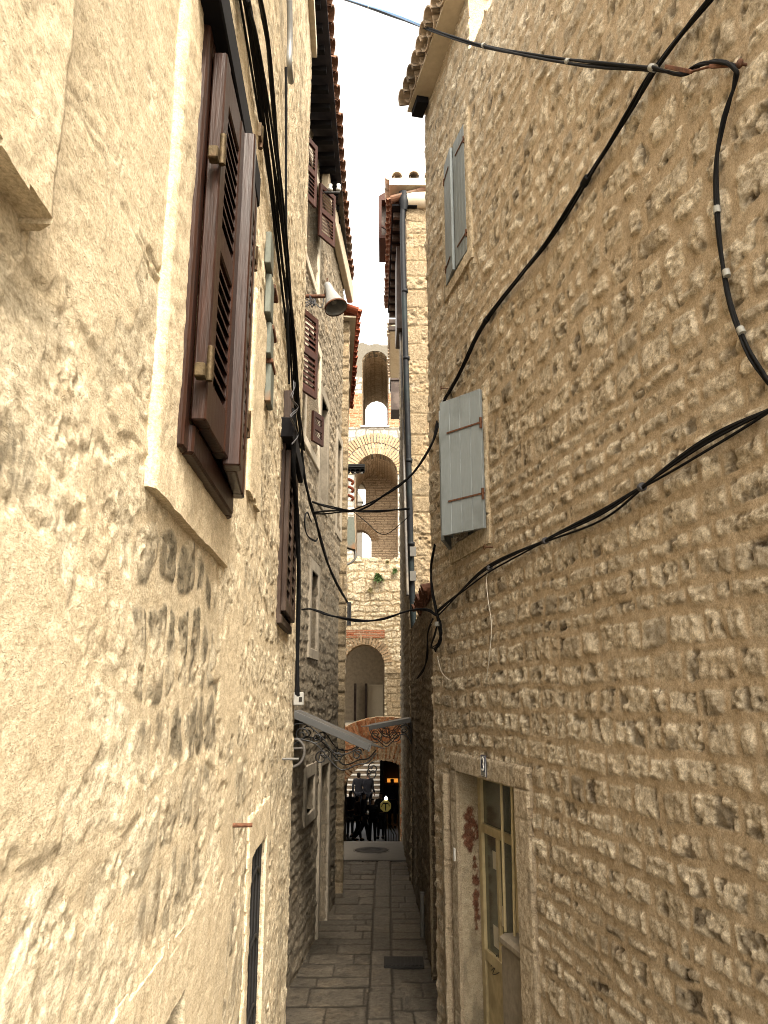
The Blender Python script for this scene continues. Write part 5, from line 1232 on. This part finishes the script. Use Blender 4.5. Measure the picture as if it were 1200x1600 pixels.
person((front(28).at(547, 1310).x, 28, LOW), R_(150), 1.5, 'person in black standing at the far left edge behind the cafe table', top='cloth_black')
person((front(30).at(613, 1300).x, 30, LOW), R_(180), 1.7, 'tall person in black standing by the orange lit shop front', top='cloth_black')

# ================================================================ LAMP on B
lp = B.at(476, 463, .03); LM = thing('wall_lamp', 'grey conical floodlight on a rusty arm high on the left wall', 'lamp', lp)
n = B.N(); u = B.T()
tipx = Wall(lp.to_2d(), (1, 0), (0, -1)); e_ = tipx.at(507, 463)
mb = MB(); mb.obox(lp, u, n, UZ, (-.03, -.03, -.09), (.03, -.0, .13), .004); mb.tube([lp, e_+Vector((.01, 0, 0))], .022, 10); mb.build('arm', M['rust'], LM)
hd = tipx.at(513, 448); hb = tipx.at(526, 487); ax = (hb-hd); L = ax.length; ax = (ax.normalized()+Vector((0, -.25, 0))).normalized()
rb_ = (tipx.at(541, 487)-tipx.at(511, 487)).length/2*1.18
mb = MB(); mb.lathe(hd, ax, [(0, -.05), (.035, -.045), (.045, 0), (.055, L*.25), (rb_*.62, L*.55), (rb_*.95, L*.93), (rb_, L), (rb_*.95, L), (rb_*.9, L*.9), (rb_*.6, L*.55), (.05, L*.3)], 28); mb.build('shade', M['lamp_grey'], LM)
mb = MB(); mb.lathe(hd+ax*L, ax, [(rb_*.96, -.012), (rb_*1.03, -.012), (rb_*1.03, .01), (rb_*.96, .01)], 28); mb.tube([e_, hd+ax*L*.3+Vector((-.05, 0, 0))], .016, 8); mb.tube([hd-ax*.05, hd-ax*.05+UZ*.07], .008, 6); mb.build('yoke', M['rust'], LM)
mb = MB(); mb.lathe(hd+ax*L*.45, ax, [(0, 0), (.03, .01), (.04, .06), (.03, .11), (0, .12)], 12); mb.build('bulb', M['plastic'], LM)
rg = random.Random(4); mb = MB(); pp_ = [lp+Vector((.03+rg.uniform(-.03, .1), rg.uniform(-.05, .05), -.05+rg.uniform(-.12, .05))) for _ in range(14)]; mb.tube(catmull(pp_, 5), .006, 5); mb.tube(catmull([lp+UZ*-.02, lp+Vector((.12, 0, -.09)), lp+Vector((.2, 0, -.13)), hd+Vector((-.03, 0, .02))], 6), .006, 5); mb.build('wire', M['cable_grey'], LM)
# insulator bracket near eave
ib = Wall(B.at(498, 300, .02).to_2d(), (1, 0), (0, -1)); a = ib.at(500, 301); b = ib.at(531, 301)
IB = thing('insulator_bracket', 'small iron arm with white insulators below the left eave', 'bracket', a)
mb = MB(); mb.tube([a, b], .016, 8); mb.build('arm', M['iron'], IB); mb = MB()
for x_ in (516, 529): P = ib.at(x_, 296); mb.lathe(P-UZ*.02, UZ, [(0, 0), (.028, .0), (.034, .03), (.02, .05), (.028, .09), (0, .1)], 12)
mb.build('insulator', M['plaque_white'], IB)

# ================================================================ CABLES
cab = lambda pts, r, k, seed, label, mat='cable', name='cable_bundle', sp=1.6: tag(bundle(pts, r, k, seed, name, M[mat], None, sp), label, 'cable')
up = []     # cable from the top, crossing the alley to the hook on the right wall
hook = R.at(1148, 103, .05)
far = Vector(B.p(9.5, EZ-.5, .4)); farp = far
c1 = [far]
fw = Wall(hook.to_2d(), (farp-hook).to_2d().normalized(), (0, -1))
c1 = [fw.at(x, y) for x, y in ((470, -22), (540, 0), (620, 28), (740, 68), (880, 95), (1020, 106))]
tag(bundle(c1, .0075, 4, 11, 'cable_bundle', M['cable'], None, 1.5), 'black cable bundle spanning the sky to the rusty hook at the upper right', 'cable')
bl = [p+Vector((0, 0, .012)) for p in [fw.at(x, y) for x, y in ((468, -24), (540, 0), (600, 19), (660, 42))]]
tag(bundle(bl, .009, 3, 12, 'cable_bundle', M['cable_blue'], None, 1.0), 'blue stretch of cable at the top centre against the sky', 'cable')
mb = MB(); 
for (x, y) in ((577, 12), (756, 71), (888, 96), (1020, 106)): 
    P = fw.at(x, y); d = (fw.at(x+4, y+.9)-P).normalized(); mb.tube([P-d*.022, P+d*.022], .019, 10)
mb.build('tape_band', M['tape'], bpy.data.objects[[o.name for o in COL.objects if o.name.startswith('cable_bundle')][0]])
drop = [o for o in bpy.data.objects if o.get('label', '').startswith('black cables dropping')]
HKp = thing('cable_anchor', 'rusty turnbuckle and hook holding the cables at the upper right', 'hook', R.at(1160, 100, 0))
mb = MB(); a, b, c_, d_ = R.at(1040, 104, .10), R.at(1080, 112, .08), R.at(1110, 104, .07), R.at(1160, 100, .02)
mb.obox(a, (b-a).normalized(), R.N(), UZ, (0, -.006, -.014), ((b-a).length, .006, .014), .003); mb.tube([b, c_], .006, 8); mb.obox(c_, (d_-c_).normalized(), R.N(), UZ, (0, -.008, -.012), (.12, .008, .012), .003); mb.tube([c_, d_, d_-R.N()*.06], .007, 8)
mb.lathe(R.at(1157, 100, .03), R.N(), [(0, 0), (.02, 0), (.02, .01), (0, .01)], 12); mb.build('turnbuckle', M['rust'], HKp)
cab([R.at(x, y, o) for x, y, o in ((1020, 106, .11), (1065, 117, .07), (1095, 102, .06), (1130, 98, .06), (1150, 108, .05), (1148, 130, .04), (1128, 200, .035), (1119, 280, .03), (1124, 380, .03), (1140, 470, .03), (1165, 540, .03), (1203, 600, .03))], .0065, 4, 13, 'black cables dropping from the rusty hook down the right edge of the wall')
dg = [(1118, -10), (1030, 100), (985, 170), (915, 283), (850, 385), (760, 500), (720, 580), (694, 625)]
cab([R.at(x, y, .035) for x, y in dg], .008, 4, 14, 'long black cable bundle running diagonally down the right wall', sp=1.7)
cross = [R.at(694, 625, .035), R.at(684, 660, .06)]
fA = Wall(R.at(684, 660, .06).to_2d(), (B.at(487, 800, .06)-R.at(684, 660, .06)).to_2d().normalized(), (0, -1))
cr = [fA.at(x, y) for x, y in ((684, 660), (677, 692), (655, 725), (625, 757), (590, 782), (556, 797), (520, 800), (489, 800))]
cab(cr, .010, 2, 15, 'two black cables crossing the alley from behind the grey shutter down to the left wall', sp=2.2)
cr2 = [fA.at(x, y) for x, y in ((489, 785), (520, 793), (556, 798), (600, 799), (640, 795))]
cab(cr2, .008, 3, 16, 'nearly level black cable across the alley below the tower arch', sp=1.5)
cab([fA.at(x, y) for x, y in ((553, 800), (575, 818), (590, 832), (605, 834), (622, 822), (640, 805))], .004, 1, 17, 'thin slack wire hanging in a loop before the tower', name='wire')
s3 = [(1205, 640), (1100, 697), (1010, 757), (940, 805), (852, 845), (765, 888), (720, 925), (684, 958)]
cab([R.at(x, y, .04) for x, y in s3], .0062, 8, 18, 'thick sagging bundle of black cables along the right wall below the grey shutter', sp=3.6)
cab([R.at(x, y, .05) for x, y in ((680, 850), (673, 885), (676, 925), (684, 965), (688, 1000), (680, 1015))], .008, 5, 19, 'vertical knot of black cables at the end corner of the right wall', sp=1.6)
cab([R.at(x, y, .06) for x, y in ((684, 962), (690, 985), (684, 1005), (674, 1012), (680, 990), (684, 970))], .006, 3, 20, 'loops of black cable hanging below the white tape at the right corner')
cab([G.at(x, y, .05) for x, y in ((676, 968), (669, 990), (668, 1020), (662, 1045), (652, 1060))], .009, 2, 21, 'black cable curving down the dark wall left of the cable knot', sp=1.)
P = R.at(684, 975, .06); mb = MB(); mb.tube([P-UZ*.02, P+UZ*.02], .03, 10); tag(mb.build('tape_band', M['tape']), 'white tape wrapped around the cable knot at the right corner', 'tape')
f7 = Wall(R.at(682, 960, .06).to_2d(), (B.at(472, 952, .06)-R.at(682, 960, .06)).to_2d().normalized(), (0, -1))
cab([f7.at(x, y) for x, y in ((682, 962), (668, 953), (640, 955), (600, 966), (560, 970), (520, 962), (490, 953), (472, 953))], .009, 2, 22, 'lowest black cable crossing the alley in front of the round arch', sp=1.1)
cab([R.at(x, y, .045) for x, y in ((765, 888), (760, 905), (763, 940), (768, 980), (764, 1030), (760, 1062))], .0035, 1, 23, 'thin white wire hanging from the sagging cables on the right wall', 'cable_white', 'wire')
cab([R.at(x, y, .035) for x, y in ((683, 1025), (690, 1050), (702, 1063))], .0035, 1, 24, 'short white wire below the cable knot', 'cable_white', 'wire')
def bands(obj_label, W, pts, o, mat='tape', r=.016, hl=.016):
    par = [q for q in bpy.data.objects if q.get('label', '') == obj_label][0]
    for (x, y, dx, dy) in pts:
        P = W.at(x, y, o); d = (W.at(x+dx, y+dy, o)-P).normalized(); mb = MB(); mb.tube([P-d*hl, P+d*hl], r, 10); mb.build('tie', M[mat], par)
bands('black cables dropping from the rusty hook down the right edge of the wall', R, ((1120, 328, 1, 8), (1135, 427, 2, 8), (1158, 517, 4, 8)), .03)
bands('thick sagging bundle of black cables along the right wall below the grey shutter', R, ((765, 888, 8, -6), (852, 845, 8, -4), (1003, 761, 8, -5)), .04, 'cable_grey', .022, .012)
bands('long black cable bundle running diagonally down the right wall', R, ((915, 283, 5, -9), (760, 500, 6, -8)), .035, 'cable', .024, .03)
# left side cables
n = A.N()
la1 = [(378, -15), (392, 40), (420, 230), (440, 400), (455, 540), (462, 640), (470, 700)]
cab([A.at(x, y, .03) for x, y in la1[:]], .0062, 7, 25, 'broad bundle of black cables running down the left wall past the big window', sp=3.4)
cab([A.at(x, y, .05) for x, y in ((405, -15), (416, 60), (428, 170), (440, 300), (452, 440), (462, 560), (468, 690))], .0075, 4, 26, 'twisted black cables beside the broad bundle, nearer the alley', sp=1.3)
cab([A.at(x, y, .06) for x, y in ((459, 640), (458, 720), (463, 800), (466, 900), (466, 1000), (465, 1085))], .010, 4, 27, 'black cables dropping down the corner of the left house to the white box', sp=1.1)
cab([B.at(x, y, .07) for x, y in ((466, 660), (474, 730), (484, 780), (492, 810))]+[B.at(x, y, .08) for x, y in ((503, 850), (518, 893), (533, 925), (545, 945))], .013, 4, 28, 'thick black cable sloping along the second left house to its far corner', sp=1.1)
cab([B.at(x, y, .07) for x, y in ((487, 815), (480, 800), (476, 812), (480, 835), (492, 845), (496, 842))], .008, 2, 29, 'coiled cable ends below the cable junction on the left', sp=1.)
rg = random.Random(9)
cab([A.at(460+rg.uniform(-6, 7), y, .08) for y in range(595, 700, 14)], .003, 2, 30, 'tangle of thin grey wires at the corner of the left house', 'cable_grey', 'wire', 3)
# silver conduit at the top + thin black rod
P = [A.at(x, y, .05) for x, y in ((452, -20), (453, 60), (452, 100), (455, 128))]; mb = MB(); mb.tube(catmull(P, 5), .016, 10); tag(mb.build('conduit', M['lamp_grey']), 'silver bent conduit at the top of the left wall under the eave', 'conduit')
P = [A.at(x, y, .04) for x, y in ((447, 105), (447, 220), (447, 330), (449, 480), (452, 600))]; mb = MB(); mb.tube(catmull(P, 5), .007, 8); tag(mb.build('conduit', M['cable']), 'thin straight black conduit down the left wall from the silver pipe', 'conduit')
# corner bracket on house C
P = front(12.0).at(546, 950); mb = MB(); mb.box((P.x-.03, 11.9, P.z-.28), (P.x+.03, 11.95, P.z+.08)); mb.tube([P+Vector((.02, -.1, .05)), P+Vector((.02, -.1, -.25))], .012, 8); tag(mb.build('corner_bracket', M['iron']), 'black iron bracket at the far left corner where the thick cable ends', 'bracket')
# street lantern box seen beyond the corner
fq = front(12.6); a = fq.at(545, 812); b = fq.at(556, 862)
LB = thing('lantern', 'old green-grey lantern box sticking out past the left corner', 'lantern', ((a.x+b.x)/2, 12.5, b.z))
mb = MB(); mb.hexa([(a.x-.05, 12.4, b.z+.05), (b.x, 12.4, b.z), (b.x, 12.6, b.z), (a.x-.05, 12.6, b.z+.05), (a.x-.05, 12.4, a.z), (b.x-.03, 12.4, a.z), (b.x-.03, 12.6, a.z), (a.x-.05, 12.6, a.z)]); mb.build('housing', M['metal_strip'], LB)
mb = MB(); mb.tube(catmull([Vector((b.x-.02, 12.5, b.z+.02)), fq.at(556, 872)+Vector((0, -.1, 0)), fq.at(550, 880)+Vector((0, -.1, 0)), fq.at(542, 884)+Vector((0, -.1, 0))], 5), .02, 8); mb.build('arm', M['zinc'], LB)
# white box, white conduit arc
P = A.at(462, 1092, .02); mb = MB(); mb.obox(P, A.T(), A.N(), UZ, (-.08, -.01, -.045), (.0, .06, .045), .006)
jb = tag(mb.build('junction_box', M['plastic']), 'small white electrical box at the corner of the left house', 'box')
mb = MB(); mb.obox(P, A.T(), A.N(), UZ, (-.083, .028, -.02), (-.079, .05, .012), .0); mb.build('socket', M['dark'], jb)
fq = Wall(A.p(AY1+.02, 0, .02).to_2d(), (1, 0), (0, -1))
mb = MB(); mb.tube(catmull([fq.at(x, y) for x, y in ((458, 1155), (466, 1156), (474, 1165), (475, 1180), (468, 1193), (455, 1200))], 6), .010, 10); mb.tube([fq.at(452, 1170), fq.at(474, 1169)], .008, 8)
tag(mb.build('conduit', M['pipe_light']), 'pale curved conduit loop below the left canopy', 'conduit')

# ================================================================ CANOPIES with scrollwork
def canopy(label, W, s, ln, px_w, py_w, px_t, py_t, side, scrolls, seed):
    base = W.p(s, 0); pl = Wall((0, s), (1, 0), (0, -1)); a = pl.at(px_w, py_w); b = pl.at(px_t, py_t)
    T = thing('door_canopy', label, 'canopy', a); d = (b-a); L = d.length; d.normalize(); dn = d.cross(Vector((0, 1, 0))); dn = dn if dn.z > 0 else -dn
    mb = MB(); mb.obox(a, d, Vector((0, 1, 0)), dn, (0, 0, 0), (L, ln, .018)); mb.build('panel', M['canopy'], T)
    mb = MB(); mb.obox(a, d, Vector((0, 1, 0)), dn, (0, -.02, -.045), (L-.0, .0, .022), .003); mb.obox(a, d, Vector((0, 1, 0)), dn, (0, ln, -.045), (L, ln+.02, .022), .003); mb.obox(a, d, Vector((0, 1, 0)), dn, (L, -.02, -.05), (L+.02, ln+.02, .02), .003)
    mb.build('frame', M['canopy'], T)
    for y_ in (.0, ln):
        mb = MB(); o = a+Vector((0, y_, 0)); w_ = d; dz = Vector((0, 0, -1))
        mb.tube([o+dz*.04, o+dz*(.36)], .010, 8)
        for (cx, cz, r, a0_, a1_) in scrolls:
            c_ = o+Vector((d.x/abs(d.x), 0, 0))*cx*L+UZ*((d.z/abs(d.x))*cx*L-cz); mb.tube(spiral(c_, (d.x/abs(d.x), 0, 0), (0, 0, 1), r, r*.22, a0_, a1_, 26), .0065, 6)
        sx = d.x/abs(d.x)
        sw = [o+Vector((sx*x*L, 0, (d.z/abs(d.x))*x*L-z)) for x, z in ((0, .33), (.12, .22), (.3, .2), (.45, .28), (.6, .33), (.78, .22), (.9, .16), (1, .04))]
        mb.tube(catmull(sw, 8), .007, 6)
        sw = [o+Vector((sx*x*L, 0, (d.z/abs(d.x))*x*L-z)) for x, z in ((.0, .12), (.15, .06), (.35, .10), (.5, .2), (.66, .16), (.8, .05))]; mb.tube(catmull(sw, 8), .006, 6)
        mb.build('scroll_bracket', M['iron'], T)
    mb = MB(); mb.add([a+d*L+Vector((0, 0, .01)), a+d*(L+.0)+Vector((0, ln, .01)), a+d*(L+.16)+Vector((0, ln, .0)), a+d*L+Vector((0, 0, .016)), a+d*(L+.0)+Vector((0, ln, .016)), a+d*(L+.16)+Vector((0, ln, .006))], [(0, 2, 1), (3, 4, 5), (0, 1, 4, 3), (1, 2, 5, 4), (2, 0, 3, 5)]); mb.build('edge_strip', M['canopy'], T)
    return T
scr = [(.12, .17, .07, 0, 9), (.3, .14, .055, 3, 12), (.36, .30, .065, 1, 10), (.55, .22, .06, 2, 11), (.78, .13, .05, 0, 9), (.96, .24, .06, 1.5, 10)]
canopy('grey canopy on scrolled iron brackets at the left wall, sloping out over the alley', B, 7.8, .6, 456, 1113, 577, 1166, 1, scr, 1)
canopy('smaller grey canopy on scrolled brackets at the right wall, further down the alley', G, 12.2, .9, 642, 1124, 578, 1136, -1, [(.15, .15, .09, 0, 9), (.4, .2, .10, 3, 12), (.62, .13, .08, 1, 10), (.85, .16, .11, 2, 11)], 2)
for o in COL.objects:
    if o.parent is None:
        for pre, gname in (('wall_shrub', 'tufts growing from the rubble wall'), ('person', 'people in the passage at the alley end'), ('cable_bundle', 'black cables strung along the alley')):
            if o.name.startswith(pre): o['group'] = gname
print('done', len(bpy.data.objects))
